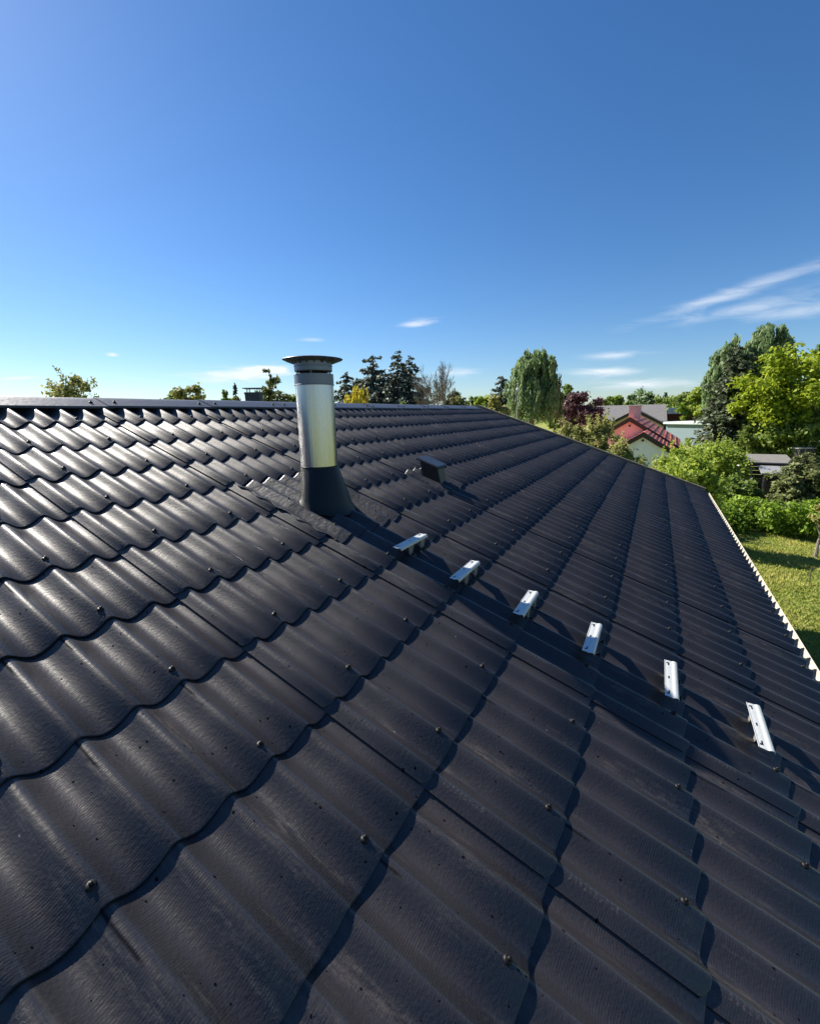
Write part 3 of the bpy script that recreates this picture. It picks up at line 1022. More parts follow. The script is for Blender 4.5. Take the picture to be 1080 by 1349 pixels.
def spec(px, ptop, w, D, ground_z=0.0):
    """base point, height and radius of a tree that stands D metres away"""
    p = at(px, ptop, D)
    a, b_ = at(px - w/2, ptop, D), at(px + w/2, ptop, D)
    depth = (p - CAM) @ RW[2]
    return Vector((p[0], p[1], ground_z)), p[2] - ground_z, w*depth/FPX/2
# ------------------------------------------------------------------ trees beyond the ridge
G1 = 'trees seen over the ridge of the roof'
l, h, r = spec(84, 484, 76, 22)
broad('fruit_tree', l, h, r, L['bronze'], 'loose pale leafed tree poking above the left end of the ridge', group=G1, seed=21, n=15000, leaf=.085, clumps=80, spiky=.5, top=.6, rough_edge=.4)
l, h, r = spec(118, 505, 20, 24)
broad('shrub', l, h, r*1.2, L['lime'], 'small yellowish bush top beside the pale leafed tree over the ridge', 'bush', seed=22, n=900, leaf=.10, clumps=16, top=.6)
for k, (px, pt, w, D, m_, lb) in enumerate([
        (222, 508, 32, 62, 'mid', 'dark rounded tree top left of the olive one over the ridge'),
        (244, 503, 50, 55, 'bronze', 'rounded olive brown tree top over the ridge left of the dark chimney'),
        (294, 513, 22, 60, 'mid', 'small green tree top just left of the tiny fir over the ridge'),
        (312, 517, 24, 52, 'bronze', 'low brownish bush top beside the dark chimney over the ridge'),
        (383, 517, 36, 50, 'mid', 'flat green tree top between the pine and the steel flue')]):
    l, h, r = spec(px, pt, w, D)
    broad('tree', l, h, r, L[m_], lb, group=G1, seed=30+k, n=3000, leaf=.24, clumps=22, top=.6)
l, h, r = spec(309, 506, 16, 66)
conifer('fir_tree', l, h, r*1.5, L['bluedark'], 'tiny pointed fir top left of the dark chimney', seed=41, n=700, leaf=.28, tiers=12)
l, h, r = spec(356, 494, 44, 46)
conifer('pine_tree', l, h, r*1.5, L['olive'], 'open layered pine with flat branches right of the dark chimney', seed=42, n=3000, leaf=.24, tiers=9, droop=-.05, power=.45, z0=.4)
l, h, r = spec(456, 491, 38, 62)
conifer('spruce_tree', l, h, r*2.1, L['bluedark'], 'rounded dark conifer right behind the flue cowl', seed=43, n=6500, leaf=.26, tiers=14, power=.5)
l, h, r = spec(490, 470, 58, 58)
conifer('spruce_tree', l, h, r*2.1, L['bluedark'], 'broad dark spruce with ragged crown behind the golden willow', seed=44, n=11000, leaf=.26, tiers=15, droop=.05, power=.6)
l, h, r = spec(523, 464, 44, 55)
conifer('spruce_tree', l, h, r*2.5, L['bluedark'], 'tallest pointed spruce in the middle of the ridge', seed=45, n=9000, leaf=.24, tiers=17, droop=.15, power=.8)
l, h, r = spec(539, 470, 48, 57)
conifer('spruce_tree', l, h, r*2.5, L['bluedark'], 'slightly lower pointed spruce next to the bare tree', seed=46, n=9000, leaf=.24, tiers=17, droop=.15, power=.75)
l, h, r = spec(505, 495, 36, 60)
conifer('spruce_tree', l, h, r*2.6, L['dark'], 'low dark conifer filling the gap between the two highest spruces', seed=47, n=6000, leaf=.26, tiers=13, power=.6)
l, h, r = spec(470, 502, 40, 44)
weeping('golden_willow', l, h, r*1.05, L['gold'], 'small golden yellow weeping tree in front of the dark spruces', seed=48, strands=150, leaf=.16, per=20)
l, h, r = spec(532, 521, 20, 46)
broad('shrub', l, h, r*1.2, L['mid'], 'small green bush top at the foot of the tallest spruce', 'bush', seed=49, n=700, leaf=.2, clumps=14, top=.6)
for k, (px, pt, w, D, m_, lb) in enumerate([
        (474, 492, 52, 66, 'mid', 'dark green broad crown behind the golden weeping tree'),
        (513, 497, 44, 66, 'mid', 'dark green broad crown between the two tall spruces'),
        (553, 505, 34, 62, 'mid', 'dark green broad crown right of the tall spruces'),
        (590, 514, 40, 72, 'mid', 'low dark green crown behind the leafless tree')]):
    l, h, r = spec(px, pt, w, D)
    broad('tree', l, h, r*1.15, L['dark'], lb, group=G1, seed=50+k, n=3400, leaf=.25, clumps=26, top=.6)
l, h, r = spec(578, 478, 48, 50)
bare('bare_tree', l, h*1.03, r*2.0, 'leafless tree with fine upright twigs right of the spruces', 5)
for k, (px, pt, w, D, m_, lb) in enumerate([
        (604, 516, 22, 70, 'bronze', 'low brownish bush top just right of the leafless tree'),
        (622, 518, 26, 80, 'mid', 'low green tree top left of the small dark pine'),
        (640, 515, 26, 62, 'fresh', 'light green rounded tree top beside the small dark pine'),
        (653, 521, 34, 40, 'bronze', 'brownish green bush rising over the end of the ridge'),
        (747, 504, 30, 66, 'mid', 'dark green tree right behind the weeping birch'),
        (733, 520, 24, 58, 'mid', 'green tree between the birch and the purple tree')]):
    l, h, r = spec(px, pt, w, D)
    broad('tree', l, h, r*1.1, L[m_], lb, group='mixed trees around the gable end', seed=60+k, n=3000, leaf=.24, clumps=22, top=.6)
l, h, r = spec(662, 496, 30, 66)
conifer('pine_tree', l, h, r*1.8, L['bluedark'], 'small dark pine left of the big weeping birch', seed=70, n=3600, leaf=.26, tiers=11, droop=.05, power=.5, z0=.3)
l, h, r = spec(706, 458, 66, 46)
weeping('weeping_birch', l, h, r*.95, L['birch'], 'big weeping birch standing alone behind the gable end', seed=73, strands=800, leaf=.20, per=26, z0=.05)
l, h, r = spec(765, 516, 56, 56)
broad('purple_plum', l, h, r*1.05, L['purple'], 'dark purple leafed tree left of the grey roofed house', seed=72, n=6500, leaf=.2, clumps=36, top=.6)

# the far tree line above the houses
lb = ['light green far tree over the left part of the grey roof', 'second far green tree from the purple tree', 'tall airy far tree rising over the chimney',
      'far green tree right of the airy one', 'dark pointed far fir in the tree line', 'round green far tree above the flat roof', 'small far fir near the right end of the tree line',
      'broad far green tree above the garage', 'bright far tree left of the big dark conifer', 'far tree touching the big dark conifer', 'low far tree behind the pink chimney', 'low far tree behind the grey roof end']
for k, (px, pt, w, D, m_) in enumerate([(796, 519, 28, 115, 'mid'), (815, 514, 30, 110, 'mid'), (843, 509, 34, 120, 'birch'), (862, 520, 30, 125, 'mid'), (0,)*5, (890, 519, 34, 115, 'mid'), (0,)*5,
        (903, 514, 40, 105, 'mid'), (920, 508, 34, 95, 'fresh'), (936, 505, 30, 98, 'mid'), (833, 523, 34, 130, 'fresh'), (872, 525, 40, 130, 'fresh')]):
    if px == 0: continue
    l, h, r = spec(px, pt, w, D)
    broad('tree', l, h, r*1.2, L[m_], lb[k], group='far tree line above the houses', seed=80+k, n=2600, leaf=.40, clumps=24, top=.55, z0=.1)
for k, (px, pt, w, D, i) in enumerate([(858, 516, 16, 122, 4), (877, 518, 14, 122, 6)]):
    l, h, r = spec(px, pt, w, D)
    conifer('fir_tree', l, h, r*1.6, L['bluedark'], lb[i], group='far tree line above the houses', seed=95+k, n=900, leaf=.45, tiers=11)

def far_wood():
    rng = np.random.default_rng(77)
    K = 150; Vs, Sh = [], []
    for k in range(K):
        a = R_(-75) + R_(205)*(k + rng.random())/K; D = rng.uniform(170, 260)
        x, y = CAM[0] + math.sin(a)*D, CAM[1] + math.cos(a)*D
        Hh = rng.uniform(4.5, 8.0); Rr = rng.uniform(4, 8); per = 90
        d = rng.normal(0, 1, (per, 3)); d /= np.linalg.norm(d, axis=1, keepdims=True)
        C = np.stack([x + d[:, 0]*Rr, y + d[:, 1]*Rr, np.abs(d[:, 2])*Hh], 1)*np.array([1, 1, 1]) + rng.normal(0, .4, (per, 3))
        Vs.append(leaves(C, d + np.array([0, 0, .4]), 1.5*(.6 + .8*rng.random(per)), rng)); Sh.append(np.clip(rng.normal(.4 + rng.normal(0, .2), .2, per), 0, 1))
    o = leaf_object('far_wood', Vs, Sh, L['mid'], None, (0, 0, 0))
    tag(o, 'far low belt of woodland along the horizon', 'wood', kind='stuff')
far_wood()

# the tall trees at the right
l, h, r = spec(1012, 424, 56, 76)
weeping('birch_tree', l, h, r*1.05, L['birch'], 'tallest grey green birch rising behind the yellow green maple', seed=101, strands=430, leaf=.30, per=24, z0=.2, bark='palebark')
l, h, r = spec(966, 441, 44, 74)
weeping('birch_tree', l, h, r*1.1, L['birch'], 'second birch rising just behind the big dark conifer', seed=102, strands=330, leaf=.30, per=24, z0=.2)
l, h, r = spec(1036, 428, 26, 78)
weeping('birch_tree', l, h, r*1.2, L['birch'], 'narrow birch top right of the tallest birch', seed=103, strands=200, leaf=.30, per=24, z0=.3)
l, h, r = spec(974, 456, 76, 60)
conifer('spruce_tree', l, h, r*1.05, L['dark'], 'big dark conifer beside the flat roofed garage', seed=104, n=11000, leaf=.21, tiers=20, droop=.18, power=.45, z0=.17)
l, h, r = spec(990, 466, 60, 63)
conifer('spruce_tree', l, h, r*1.1, L['dark'], 'second dark conifer between the big one and the maple', seed=105, n=7000, leaf=.22, tiers=18, droop=.18, power=.45)
l, h, r = spec(1034, 453, 104, 58)
broad('maple_tree', l, h, r*.98, L['lime'], 'bright yellow green maple with brown trunk at the right', seed=106, n=12500, leaf=.24, clumps=95, z0=.13, top=.5)
l, h, r = spec(1083, 452, 46, 66)
broad('tree', l, h, r*1.3, L['mid'], 'tall dark green tree at the right edge behind the maple', seed=107, n=5000, leaf=.28, clumps=46, z0=.1)
l, h, r = spec(1046, 540, 84, 57)
broad('shrub', l, h, r*1.0, L['mid'], 'dark green thicket under the maple at the right', 'bush', seed=108, n=4200, leaf=.22, clumps=44, z0=.02, top=.45)
l, h, r = spec(992, 556, 40, 57)
broad('shrub', l, h, r*1.1, L['mid'], 'shaded green bush at the foot of the dark conifers', 'bush', seed=109, n=2600, leaf=.2, clumps=26, z0=.02, top=.45)
l, h, r = spec(1100, 510, 70, 60)
broad('tree', l, h, r, L['mid'], 'dense green tree cut by the right edge of the picture', seed=110, n=4200, leaf=.26, clumps=40, z0=.04, top=.45)

# fruit bushes between the houses and the lawn
GB = 'light green fruit bushes behind the gable'
BL = ['light green fruit bush in front of the white gable', 'light green fruit bush right of the white gable', 'tall shooted fruit bush below the teal garage wall', 'light green fruit bush left of the wood shelter',
      'fruit bush with upright shoots under the dark conifer', 'round green bush between hedge and wood shelter', 'fruit bush at the corner of the eave', 'light green fruit bush farthest back beside the garage',
      'fruit bush in the middle of the row behind the eave corner', 'dark round shrub at the near foot of the wood shelter', 'low fruit bush along the verge of the roof']
for k, (px, pt, w, D, m_) in enumerate([(872, 601, 42, 27, 'fresh'), (895, 590, 50, 31, 'fresh'), (918, 587, 52, 33, 'fresh'), (953, 588, 56, 31, 'fresh'), (962, 580, 36, 38, 'fresh'),
        (966, 626, 50, 25.5, 'mid'), (914, 600, 74, 18.5, 'fresh'), (937, 584, 40, 40, 'fresh'), (893, 603, 52, 25, 'fresh'), (990, 634, 28, 27, 'mid'), (868, 612, 40, 21.5, 'fresh')]):
    l, h, r = spec(px, pt, w, D)
    broad('fruit_bush', l, h, r*1.08, L[m_], BL[k], 'bush', GB, seed=120+k, n=4200, leaf=.105, clumps=40, z0=.04, top=.5, spiky=.55 if m_ == 'fresh' else 0, rough_edge=.35)
GT = 'bronze green fruit trees beside the gable'
for k, (px, pt, w, D, lb_) in enumerate([(795, 541, 44, 21, 'bronze green fruit tree close behind the gable verge, left of the white house'), (768, 553, 40, 23, 'bronze green fruit tree left of the other, below the purple tree'),
        (812, 584, 46, 19.5, 'low bronze fruit tree with blossom in front of the red roof'), (745, 551, 26, 20, 'small yellowish tree top at the gable verge below the birch'), (840, 600, 40, 19, 'thin bronze fruit tree in front of the white gable wall')]):
    l, h, r = spec(px, pt, w, D)
    broad('fruit_tree', l, h, r*1.05, L['bronze'], lb_, 'tree', GT, seed=140+k, n=6500 if k != 4 else 1800, leaf=.085, clumps=48 if k != 4 else 26, z0=.22, top=.55, spiky=.5, rough_edge=.4)

# hedge across the lawn, juniper, sapling
def hedge(name, A, B, depth, H, label, seed, n=15000, leaf=.085):
    rng = np.random.default_rng(seed)
    A, B = np.array(A), np.array(B)
    t = empty(name, Vector((*((A+B)/2), 0)), label, 'hedge')
    c0 = (A+B)/2
    ax = (B-A)/np.linalg.norm(B-A); nr = np.array([-ax[1], ax[0]])
    Ln = np.linalg.norm(B-A)
    K = 80
    Vs, Sh = [], []
    for k in range(K):
        s = (rng.random()-.5)*Ln; d = (rng.random()-.5)*depth*.8
        z = H*(.2 + .65*rng.random()); r = .30 + .18*rng.random()
        hh = H*(1 + .10*math.sin(s*1.3) + .06*math.sin(s*3.1))
        per = n//K
        q = rng.normal(0, 1, (per, 3)); q /= np.linalg.norm(q, axis=1, keepdims=True)
        C = q*(r*rng.random(per)**.4*(1 + rng.normal(0, .2, per)))[:, None]
        W = np.stack([s*ax[0] + d*nr[0] + C[:, 0], s*ax[1] + d*nr[1] + C[:, 1], np.clip(z + C[:, 2], .03, hh + rng.normal(0, .05, per))], 1)
        Vs.append(leaves(W, q + np.array([0, 0, .5]), leaf*(.6+.8*rng.random(per)), rng)); Sh.append(np.clip(rng.normal(.45 + rng.normal(0, .15), .2, per), 0, 1))
    leaf_object('foliage', Vs, Sh, L['hedge'], t, (0, 0, 0))
    for k in range(26):
        b = MB()
        s = (rng.random()-.5)*Ln*.95; d = (rng.random()-.5)*depth*.5
        p = np.array([s*ax[0] + d*nr[0], s*ax[1] + d*nr[1]])
        b.tube([(p[0], p[1], -.05), (p[0]+rng.normal(0, .1), p[1]+rng.normal(0, .1), H*.5), (p[0]+rng.normal(0, .2), p[1]+rng.normal(0, .2), H*.9)], [.03, .02, .008], 5)
        b.build('stem', M['bark'], t)
    return t
hedge('hedge', (20.4, -5.2), (19.2, -13.2), 2.2, 1.35, 'bright green clipped hedge crossing the lawn beyond the eave', 160, 20000)
l, h, r = spec(1066, 596, 96, 27)
conifer('juniper', l, h, r*1.05, L['olive'], 'sprawling olive green conifer bush right of the wood shelter', seed=161, n=17000, leaf=.08, tiers=15, droop=.30, power=.35, z0=.04, cat='bush')
sp_ = on_ground(1074, 733)
broad('sapling', Vector((sp_[0], sp_[1], 0)), 2.15, .40, L['bronze'], 'young sapling with thin pale trunk in front of the hedge', seed=162, n=900, leaf=.09, clumps=18, z0=.42, top=.5, bark='palebark')
# low planting that throws the dappled band of shade over the lawn
for k, (x, y, H, R, lb_) in enumerate([(16.8, -5.2, 2.3, 1.0, 'low shrub on the lawn hidden behind the eave corner, nearest the gable'), (17.4, -3.4, 3.6, 1.3, 'shrub behind the gable wall throwing shade on the lawn')]):
    broad('shrub', Vector((x, y, 0)), H, R, L['mid'], lb_, 'bush', seed=170+k, n=2200, leaf=.11, clumps=28, z0=.08)

# ------------------------------------------------------------------ neighbouring houses
def axes(px=888):
    d = ray(px, 541); a = np.array([d[0], d[1]]); a /= np.linalg.norm(a)
    return Vector((a[0], a[1], 0)), Vector((a[1], -a[0], 0))
A_, B_ = axes()
UPZ = Vector((0, 0, 1))
def red_roof():
    m, nt, b, out = new_mat('red_roof_sheet'); N = NT(nt)
    P = N.n('ShaderNodeTexCoord').outputs['Object']
    nz = N.noise(P, 3, 5, .6)
    N.l(N.mix(nz, (.52, .12, .085), (.66, .20, .13)), b.inputs['Base Color']); b.inputs['Roughness'].default_value = .6
    return m
M['red'] = red_roof()
M['pink'] = plain('pink_render', (.72, .47, .45), .8, 0, .08, 2)
M['pinkbrick'] = plain('pink_brick', (.62, .42, .40), .85, 0, .2, 12)
M['brown'] = plain('dark_brown_board', (.035, .016, .014), .6, 0, .3, 5)
M['cream'] = plain('cream_wall', (.52, .46, .34), .8, 0, .1, 2)
M['greytile'] = plain('grey_roof_tile', (.17, .165, .165), .85, 0, .35, 3, .05)
M['teal'] = plain('pale_teal_wall', (.20, .27, .30), .75, 0, .1, 1.5)
M['tealdark'] = plain('dark_grey_wall', (.12, .15, .15), .75, 0, .15, 2)  # the garage annex's own darker grey green
M['palefascia'] = plain('pale_fascia', (.55, .62, .62), .6, 0, .1, 4)
M['brick'] = plain('dark_red_brick', (.16, .045, .035), .85, 0, .25, 4)
M['felt'] = plain('roof_felt', (.13, .13, .13), .9, 0, .25, 2)
M['darkglass'] = plain('dark_glass', (.02, .025, .03), .08, 0, .1, 2)

def frame(P0):
    P0 = Vector(P0)
    return lambda a, b, z: P0 + A_*a + B_*b + UPZ*z

def gable_house(root, apex, hw, drop, length, wallm, roofm, bargem, over=.25, ribs=True, th=.10, ridge_ribs=True):
    """gable facing us at a=0; apex is a world point; returns the parts"""
    P0 = Vector((apex[0], apex[1], 0)); za = apex[2]
    base = Vector(root.location)
    fr = lambda a, b, z: P0 + A_*a + B_*b + UPZ*z - base
    ze_ = za - drop
    b = MB()
    b.prism([(-hw, -.05), (hw, -.05), (hw, ze_), (0, za), (-hw, ze_)], .0, length, lambda p, d: tuple(fr(d, p[0], p[1])))
    w = b.build('wall', wallm, root)
    sl = drop/hw
    b = MB()
    ov = .35
    o = [(-hw-ov, ze_-ov*sl), (0, za), (hw+ov, ze_-ov*sl), (hw+ov, ze_-ov*sl+th), (0, za+th*1.2), (-hw-ov, ze_-ov*sl+th)]
    b.poly([tuple(fr(-over, p[0], p[1]+.02)) for p in o] + [tuple(fr(length+over, p[0], p[1]+.02)) for p in o],
           [(0,1,4,5), (1,2,3,4), (6,11,10,7), (7,10,9,8)] + [(i, 6+i, 6+(i+1) % 6, (i+1) % 6) for i in range(6)])
    if ridge_ribs:
        for sgn in (-1, 1):
            for k in range(1, 9):
                t = k/9
                y = sgn*(hw+ov)*t; z = za + th*1.2 - (drop + ov*sl + th*.2)*t + .02
                b.poly([tuple(fr(a, y + dy, z + dz - sl*sgn*dy)) for a in (-over, length+over) for dy, dz in ((-.05, .0), (.05, .0), (.03, .028), (-.03, .028))],
                       [(0,1,2,3), (7,6,5,4), (0,4,5,1), (1,5,6,2), (2,6,7,3), (3,7,4,0)])
    r = b.build('roof', roofm, root)
    for sgn in (-1, 1):
        b = MB()
        q = [(0, za+th*1.2+.06), (sgn*(hw+ov+.05), ze_-ov*sl+th+.05), (sgn*(hw+ov+.05), ze_-ov*sl-.22), (0, za-.20)]
        b.prism(q, -over-.06, -over-.004, lambda p, d: tuple(fr(d, p[0], p[1])))
        b.build('bargeboard', bargem, root)
    return fr, w, r

apx = at(830, 552, 42)
red = empty('house', (apx[0], apx[1], 0), 'white and pink gabled house with red sheet roof behind the bushes', 'house')
dep = (apx - CAM) @ RW[2]
hw = 3.6; dr = hw*.64
fr, w1, r1 = gable_house(red, apx, hw, dr, 14, M['pink'], M['red'], M['brown'])
b = MB(); b.box((-.1, -.02, -.1), (.1, .02, .1))
# second, lower gable in front, its right slope in line with the main one
ap2 = at(847.5, 572, 36.5)
# white gable
hw2 = 1.95
fr2, w2, r2 = gable_house(red, ap2, hw2, hw2*.64, 6.2, M['render'], M['red'], M['brown'], over=.2, ridge_ribs=True)
v_ = MB().tube([tuple(fr2(-.03, 0, ap2[2]-.45)), tuple(fr2(.02, 0, ap2[2]-.45))], .09, 10).build('gable_vent', M['brown'], w2)
v_ = MB().tube([tuple(fr(-.03, 0, apx[2]-.55)), tuple(fr(.02, 0, apx[2]-.55))], .09, 10).build('gable_vent', M['brown'], w1)
b = MB()
cz = apx[2]
for (a0, a1, b0_, b1_, z0_, z1_) in ((3.9, 4.7, -.45, .5, cz-.6, cz+1.02), (3.85, 4.75, -.5, .55, cz+1.02, cz+1.14)):
    pts = [tuple(fr(a, bb, z)) for z in (z0_, z1_) for a, bb in ((a0, b0_), (a1, b0_), (a1, b1_), (a0, b1_))]
    b.poly(pts, [(3,2,1,0), (4,5,6,7), (0,1,5,4), (1,2,6,5), (2,3,7,6), (3,0,4,7)])
b.build('chimney', M['pinkbrick'], r1)

# grey tiled long house with a cream gable
pl_ = at(772, 536.5, 98); pr_ = at(877, 536.2, 98)
gh = empty('house', ((pl_[0]+pr_[0])/2, (pl_[1]+pr_[1])/2, 0), 'long house with weathered grey tiled roof and cream gable', 'house')
gb = Vector(gh.location)
Wd = (Vector(pr_) - Vector(pl_)); Wd.z = 0; lenG = Wd.length; bx = Wd.normalized(); ay = Vector((-bx.y, bx.x, 0))
if ay.dot(A_) < 0: ay = -ay
def fg(a, b_, z): return tuple(ay*a + bx*b_ + UPZ*z)
hr = pl_[2] + .05
def hipbox(root, half, d0, d1, zr, ze_, name='roof'):
    b = MB()
    o = [(d0, ze_), (0, zr), (d1, ze_), (d1, ze_+.18), (0, zr+.2), (d0, ze_+.18)]
    b.prism(o, -half, half, lambda p, d: fg(p[0], d, p[1]))
    return b
hipbox(gh, lenG/2, -6.0, 6.0, hr, 2.75).build('roof', M['greytile'], gh)
b = MB(); b.prism([(-5.4, -.05), (5.4, -.05), (5.4, 2.85), (0, hr-.1), (-5.4, 2.85)], -lenG/2+.4, lenG/2-.4, lambda p, d: fg(p[0], d, p[1])); b.build('wall', M['cream'], gh)
ap3 = at(838, 541.5, 88)
gable_house(gh, ap3, 4.3, 2.35, 9, M['cream'], M['greytile'], M['brown'], over=.5, ridge_ribs=False, th=.25)
for k in range(3):
    b = MB(); x = -lenG/2 + 1.8 + k*2.4
    b.prism([(x, 1.1), (x+1.3, 1.1), (x+1.3, 2.3), (x, 2.3)], -5.46, -5.38, lambda p, d: fg(d, p[0], p[1])); b.build('window', M['darkglass'], gh)

# low dark brick building and a glazed rooflight
p0 = at(877, 546, 100); p1 = at(925, 546, 100)
bb_ = empty('brick_building', ((p0[0]+p1[0])/2, (p0[1]+p1[1])/2, 0), 'low dark red brick building with flat roof behind the garage', 'building')
w_ = (Vector(p1)-Vector(p0)).length
b = MB(); b.prism([(-w_/2, -.05), (w_/2, -.05), (w_/2, p0[2]), (-w_/2, p0[2])], 0, 7, lambda p, d: tuple(B_*p[0] + A_*d + UPZ*p[1])); b.build('wall', M['brick'], bb_)
b = MB(); b.prism([(-w_/2-.2, p0[2]), (w_/2+.2, p0[2]), (w_/2+.2, p0[2]+.16), (-w_/2-.2, p0[2]+.16)], -.3, 7.2, lambda p, d: tuple(B_*p[0] + A_*d + UPZ*p[1])); b.build('roof', M['felt'], bb_)
b = MB()
b.prism([(-w_/2+.3, p0[2]+.16), (-w_/2+2.9, p0[2]+.16), (-w_/2+2.9, p0[2]+1.25), (-w_/2+.3, p0[2]+1.25)], 1, 3.6, lambda p, d: tuple(B_*p[0] + A_*d + UPZ*p[1]))
rl = b.build('rooflight', M['palefascia'], bb_)
b = MB()
for k in range(2):
    x = -w_/2+.5 + k*1.2
    b.prism([(x, p0[2]+.42), (x+1.0, p0[2]+.42), (x+1.0, p0[2]+1.08), (x, p0[2]+1.08)], .96, .995, lambda p, d: tuple(B_*p[0] + A_*d + UPZ*p[1]))
b.build('pane', plain('sky_glass', (.35, .45, .55), .1, 0, .1, 2), rl)

# flat roofed garage
p0 = at(878, 557, 76); p1 = at(938, 557, 72)
ga = empty('garage', ((p0[0]+p1[0])/2, (p0[1]+p1[1])/2, 0), 'flat roofed pale teal garage below the dark conifer', 'garage')
gx = (Vector(p1)-Vector(p0)); gx.z = 0; w_ = gx.length; gx.normalize(); gy = Vector((-gx.y, gx.x, 0))
if gy.dot(A_) < 0: gy = -gy
ht = p0[2] + .1
fgx = lambda p, d: tuple(gx*p[0] + gy*d + UPZ*p[1])
b = MB(); b.prism([(-w_/2, -.05), (w_/2, -.05), (w_/2, ht-.25), (-w_/2, ht-.25)], 0, 6, fgx); b.build('wall', M['teal'], ga)
b = MB(); b.prism([(-w_/2-.3, ht-.25), (w_/2+.3, ht-.25), (w_/2+.3, ht+.08), (-w_/2-.3, ht+.08)], -.35, 6.3, fgx); b.build('roof', M['palefascia'], ga)
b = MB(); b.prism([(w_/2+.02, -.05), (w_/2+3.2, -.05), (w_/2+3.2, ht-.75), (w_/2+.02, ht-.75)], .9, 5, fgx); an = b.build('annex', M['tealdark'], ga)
b = MB(); b.prism([(w_/2+.9, 1.45), (w_/2+1.75, 1.45), (w_/2+1.75, 2.1), (w_/2+.9, 2.1)], .86, .895, fgx); b.build('window', M['darkglass'], an)
b = MB()
for k in range(3):
    x = -w_/2 + 1.2 + k*1.5
b.prism([(w_/2-2.6, ht+.08), (w_/2-1.0, ht+.08), (w_/2-1.0, ht+.34), (w_/2-2.6, ht+.34)], 2.2, 3.4, fgx); b.build('roof_box', M['felt'], ga)
b = MB(); b.prism([(w_/2-.7, ht+.08), (w_/2-.25, ht+.08), (w_/2-.25, ht+.5), (w_/2-.7, ht+.5)], 2.0, 2.5, fgx); b.build('roof_vent', M['cream'], ga)

# house beyond the ridge whose dark chimney shows
pc = at(334, 517, 27)
nh = empty('house', (pc[0], pc[1], 0), 'neighbouring house beyond the ridge with a dark clad chimney under a flat plate', 'house')
zr = pc[2] - .95
b = MB(); b.prism([(-4, -.05), (4, -.05), (4, zr-1.5), (0, zr-.05), (-4, zr-1.5)], -5.5, 5.5, lambda p, d: (d, p[0], p[1])); b.build('wall', M['render'], nh)
b = MB(); b.prism([(-4.5, zr-1.66), (0, zr), (4.5, zr-1.66), (4.5, zr-1.5), (0, zr+.16), (-4.5, zr-1.5)], -6, 6, lambda p, d: (d, p[0], p[1])); nr_ = b.build('roof', M['felt'], nh)
b = MB(); wch = 18.5*((pc-CAM) @ RW[2])/FPX/2
th_ = math.atan2(RW[0][1], RW[0][0])
rot = Matrix.Rotation(th_ + .1, 4, 'Z')
b.box((-wch, -wch, zr-.3), (wch, wch, pc[2]-.10), rot); b.box((-wch*1.06, -wch*1.06, pc[2]-.10), (wch*1.06, wch*1.06, pc[2]), rot)
b.build('chimney', plain('chimney_cladding', (.022, .03, .042), .6, 0, .2, 6), nr_)
b = MB(); zt_ = pc[2]
b.box((-wch*1.25, -wch*1.25, zt_+.20), (wch*1.25, wch*1.25, zt_+.235), rot)
for sx in (-1, 1):
    for sy in (-1, 1):
        b.box((sx*wch*.7-.02, sy*wch*.7-.02, zt_), (sx*wch*.7+.02, sy*wch*.7+.02, zt_+.20), rot)
b.build('chimney_plate', M['felt'], nr_)

# flagpole with a limp pennant
pf = at(682, 506, 30)
fp = empty('flagpole', (pf[0], pf[1], 0), 'white flagpole with a limp pennant in front of the weeping birch', 'flagpole')
MB().tube([(0, 0, 0), (0, 0, pf[2]*.5), (0, 0, pf[2])], [.06, .05, .03], 10).build('pole', M['white'], fp, smooth=True)
MB().lathe([(.0005, .09), (.04, .07), (.055, .03), (.04, 0), (.0005, -.01)], 12, (0, 0, pf[2])).build('finial', M['white'], fp, smooth=True)
b = MB(); nseg = 12
ry = Vector(RW[0]); ry.z = 0; ry.normalize()
for k in range(nseg+1):
    t = k/nseg
    off = ry*(-.16*t**.6 - .05*math.sin(t*5)) + Vector((RW[2][0], RW[2][1], 0))*(.06*math.sin(t*9))
    z = pf[2] - .15 - 1.05*t**1.1
    wd = .26*(1 - .6*t)
    b.v += [tuple(off + UPZ*z), tuple(off + UPZ*(z - wd) + ry*.03*math.sin(t*7))]
b.f += [(2*k, 2*k+1, 2*k+3, 2*k+2) for k in range(nseg)]
pn = b.build('pennant', plain('pennant_cloth', (.62, .58, .58), .9, 0, .1, 4), fp, smooth=True)
sm = pn.modifiers.new('solid', 'SOLIDIFY'); sm.thickness = .006

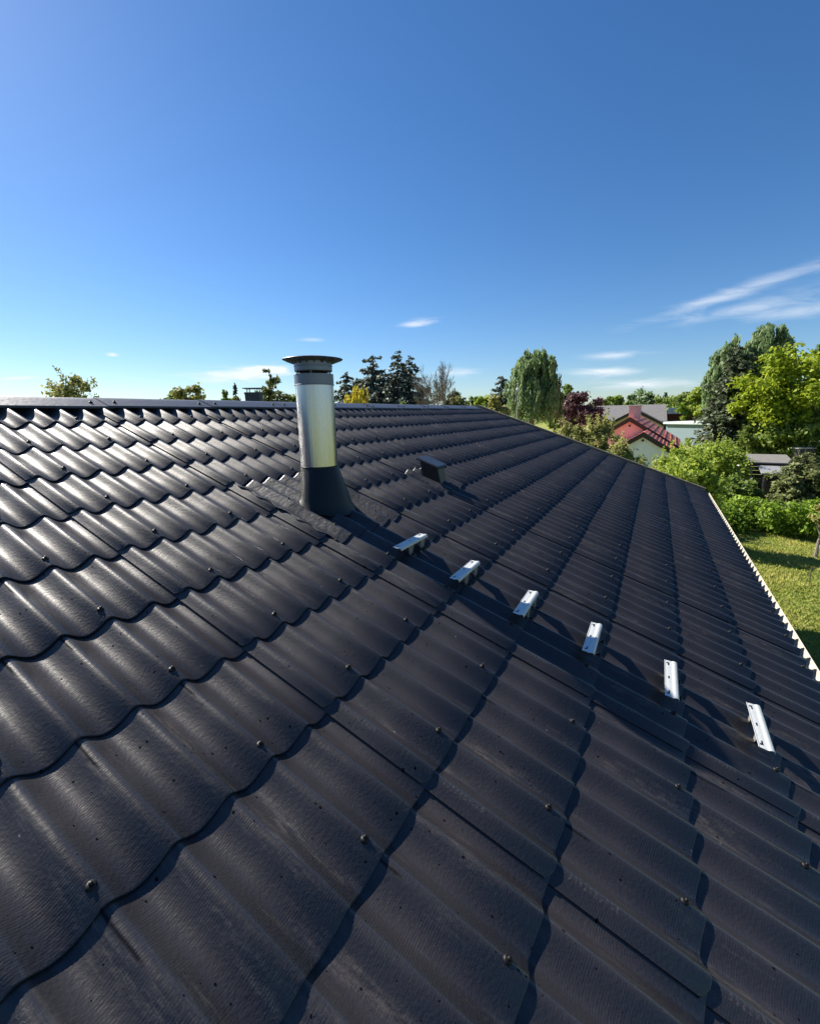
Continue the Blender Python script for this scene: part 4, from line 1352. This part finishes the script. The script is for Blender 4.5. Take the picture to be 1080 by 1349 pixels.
# ------------------------------------------------------------------ wood shelters and what lies about them
M['weather'] = plain('weathered_boards', (.17, .16, .145), .85, 0, .3, 5)
M['sheet'] = plain('grey_roof_sheet', (.23, .24, .25), .6, 0, .15, 4)
M['log'] = plain('cut_logs', (.30, .20, .11), .9, 0, .4, 12)
def shelter(c, wx, wy, h, roofm, label, slat=True, seed=0):
    """open fronted; x runs away from us along A_, y to the right along B_"""
    rng = random.Random(seed)
    root = empty('wood_shelter', c, label, 'shelter', 'black timber wood shelters')
    root.rotation_euler = (0, 0, math.atan2(A_.y, A_.x))     # local x = away, local -y = right
    for sx in (0, 1):
        for sy in (0, 1):
            hh = h - .22*(1 - sx)*1
            b = MB(); x = sx*(wx-.09); y = -sy*(wy-.09)
            b.box((x, y-.09, -.05), (x+.09, y, hh)); b.build('post', M['black'], root)
    b = MB()
    b.poly([(-.22, .2, h-.24), (wx+.15, .2, h+.02), (wx+.15, -wy-.2, h+.02), (-.22, -wy-.2, h-.24), (-.22, .2, h-.18), (wx+.15, .2, h+.08), (wx+.15, -wy-.2, h+.08), (-.22, -wy-.2, h-.18)],
           [(3,2,1,0), (4,5,6,7), (0,1,5,4), (1,2,6,5), (2,3,7,6), (3,0,4,7)])
    b.build('roof', roofm, root)
    b = MB()
    b.box((-.04, -wy-.1, h-.42), (-.004, .1, h-.26)); b.build('beam', M['black'], root)
    b = MB()
    for k in range(7):
        z = .1 + k*(h-.5)/7
        b.box((wx-.02, -wy, z), (wx+.01, 0, z+.215))
        b.box((.1, .002, z), (wx-.1, .022, z+.215))
    b.build('back_slats', M['black'], root)
    if slat:
        b = MB()
        for k in range(6):
            b.box((-.06, -wy+.02, .08 + k*.19), (-.035, -.02, .08 + k*.19 + .11))
        for q in range(4):
            y = -wy*.06 - q*(wy*.29)
            b.box((-.034, y-.07, .02), (-.006, y, 1.22))
        b.build('front_slats', M['black'], root)
    b = MB()
    for k in range(60):
        y = -rng.uniform(.12, wy-.12); z = .1 + .9*rng.random()
        r_ = rng.uniform(.04, .07)
        b.tube([(.12, y, z), (.5, y + rng.uniform(-.03, .03), z)], r_, 7)
    b.build('log_stack', M['log'], root)
    return root
def gpt(px, py): 
    p = on_ground(px, py); return Vector((p[0], p[1], 0))
c1 = gpt(983, 657)
shelter(c1 + A_*.9, 2.0, 1.75, 2.15, M['weather'], 'larger black wood shelter with weathered grey board roof', False, 1)
c2 = gpt(1003, 661)
shelter(c2 + A_*.1, 1.1, 1.0, 1.72, M['sheet'], 'smaller black slatted shelter with pale sheet roof, in front', True, 2)
# leaning board, pale barrel, plank, bin store, stake
pb = gpt(981, 645)
b = MB(); b.poly([(-.35, .0, .05), (.05, .0, .0), (.32, .25, .95), (.10, .25, 1.0), (-.35, .03, .05), (.05, .03, 0), (.32, .28, .95), (.10, .28, 1.0)], [(3,2,1,0), (4,5,6,7), (0,1,5,4), (1,2,6,5), (2,3,7,6), (3,0,4,7)])
o = b.build('board', plain('yellow_board', (.62, .50, .24), .6, 0, .15, 5), None, loc=pb)
o.rotation_euler = (0, 0, th_)
tag(o, 'pale yellow board leaning against the left side of the larger wood shelter', 'board')
pb = gpt(974, 646)
o = MB().lathe([(.0005, 1.62), (.30, 1.55), (.46, 1.35), (.50, 1.05), (.46, .5), (.40, 0)], 20).build('water_butt', plain('pale_butt', (.48, .50, .50), .5, 0, .1, 3), None, loc=pb, smooth=True)
tag(o, 'pale grey rounded tank half hidden left of the wood shelters', 'water tank')
pb = gpt(1048, 670)
b = MB(); b.box((-1.3, -.08, 0), (1.3, .08, .10)); o = b.build('plank', M['weather'], None, loc=pb, bevel=.01); o.rotation_euler = (0, 0, th_ + .05)
tag(o, 'weathered plank lying on the grass before the sprawling conifer bush', 'plank')
pb = gpt(1055, 607)
bs = empty('bin_store', pb, 'dark bin store with grey lid on the lawn under the maple', 'bin store', rz=th_)
b = MB(); b.box((-.75, -.4, 0), (.75, .4, 1.15)); b.build('bin_box', M['black'], bs, bevel=.01)
b = MB(); b.box((-.82, -.47, 1.153), (.82, .47, 1.22)); b.build('lid', M['sheet'], bs, bevel=.01)
for x in (-.72, -.2):
    b = MB(); b.box((x, -.44, 0), (x+.1, -.402, 1.15)); b.build('post', M['weather'], bs)
pb = gpt(1066, 770)
o = MB().tube([(0, 0, -.05), (.02, .01, .25), (.05, 0, .52)], [.014, .013, .011], 7).build('garden_stake', M['bark'], None, loc=pb)
tag(o, 'thin dark stake standing alone in the mown lawn', 'stake')
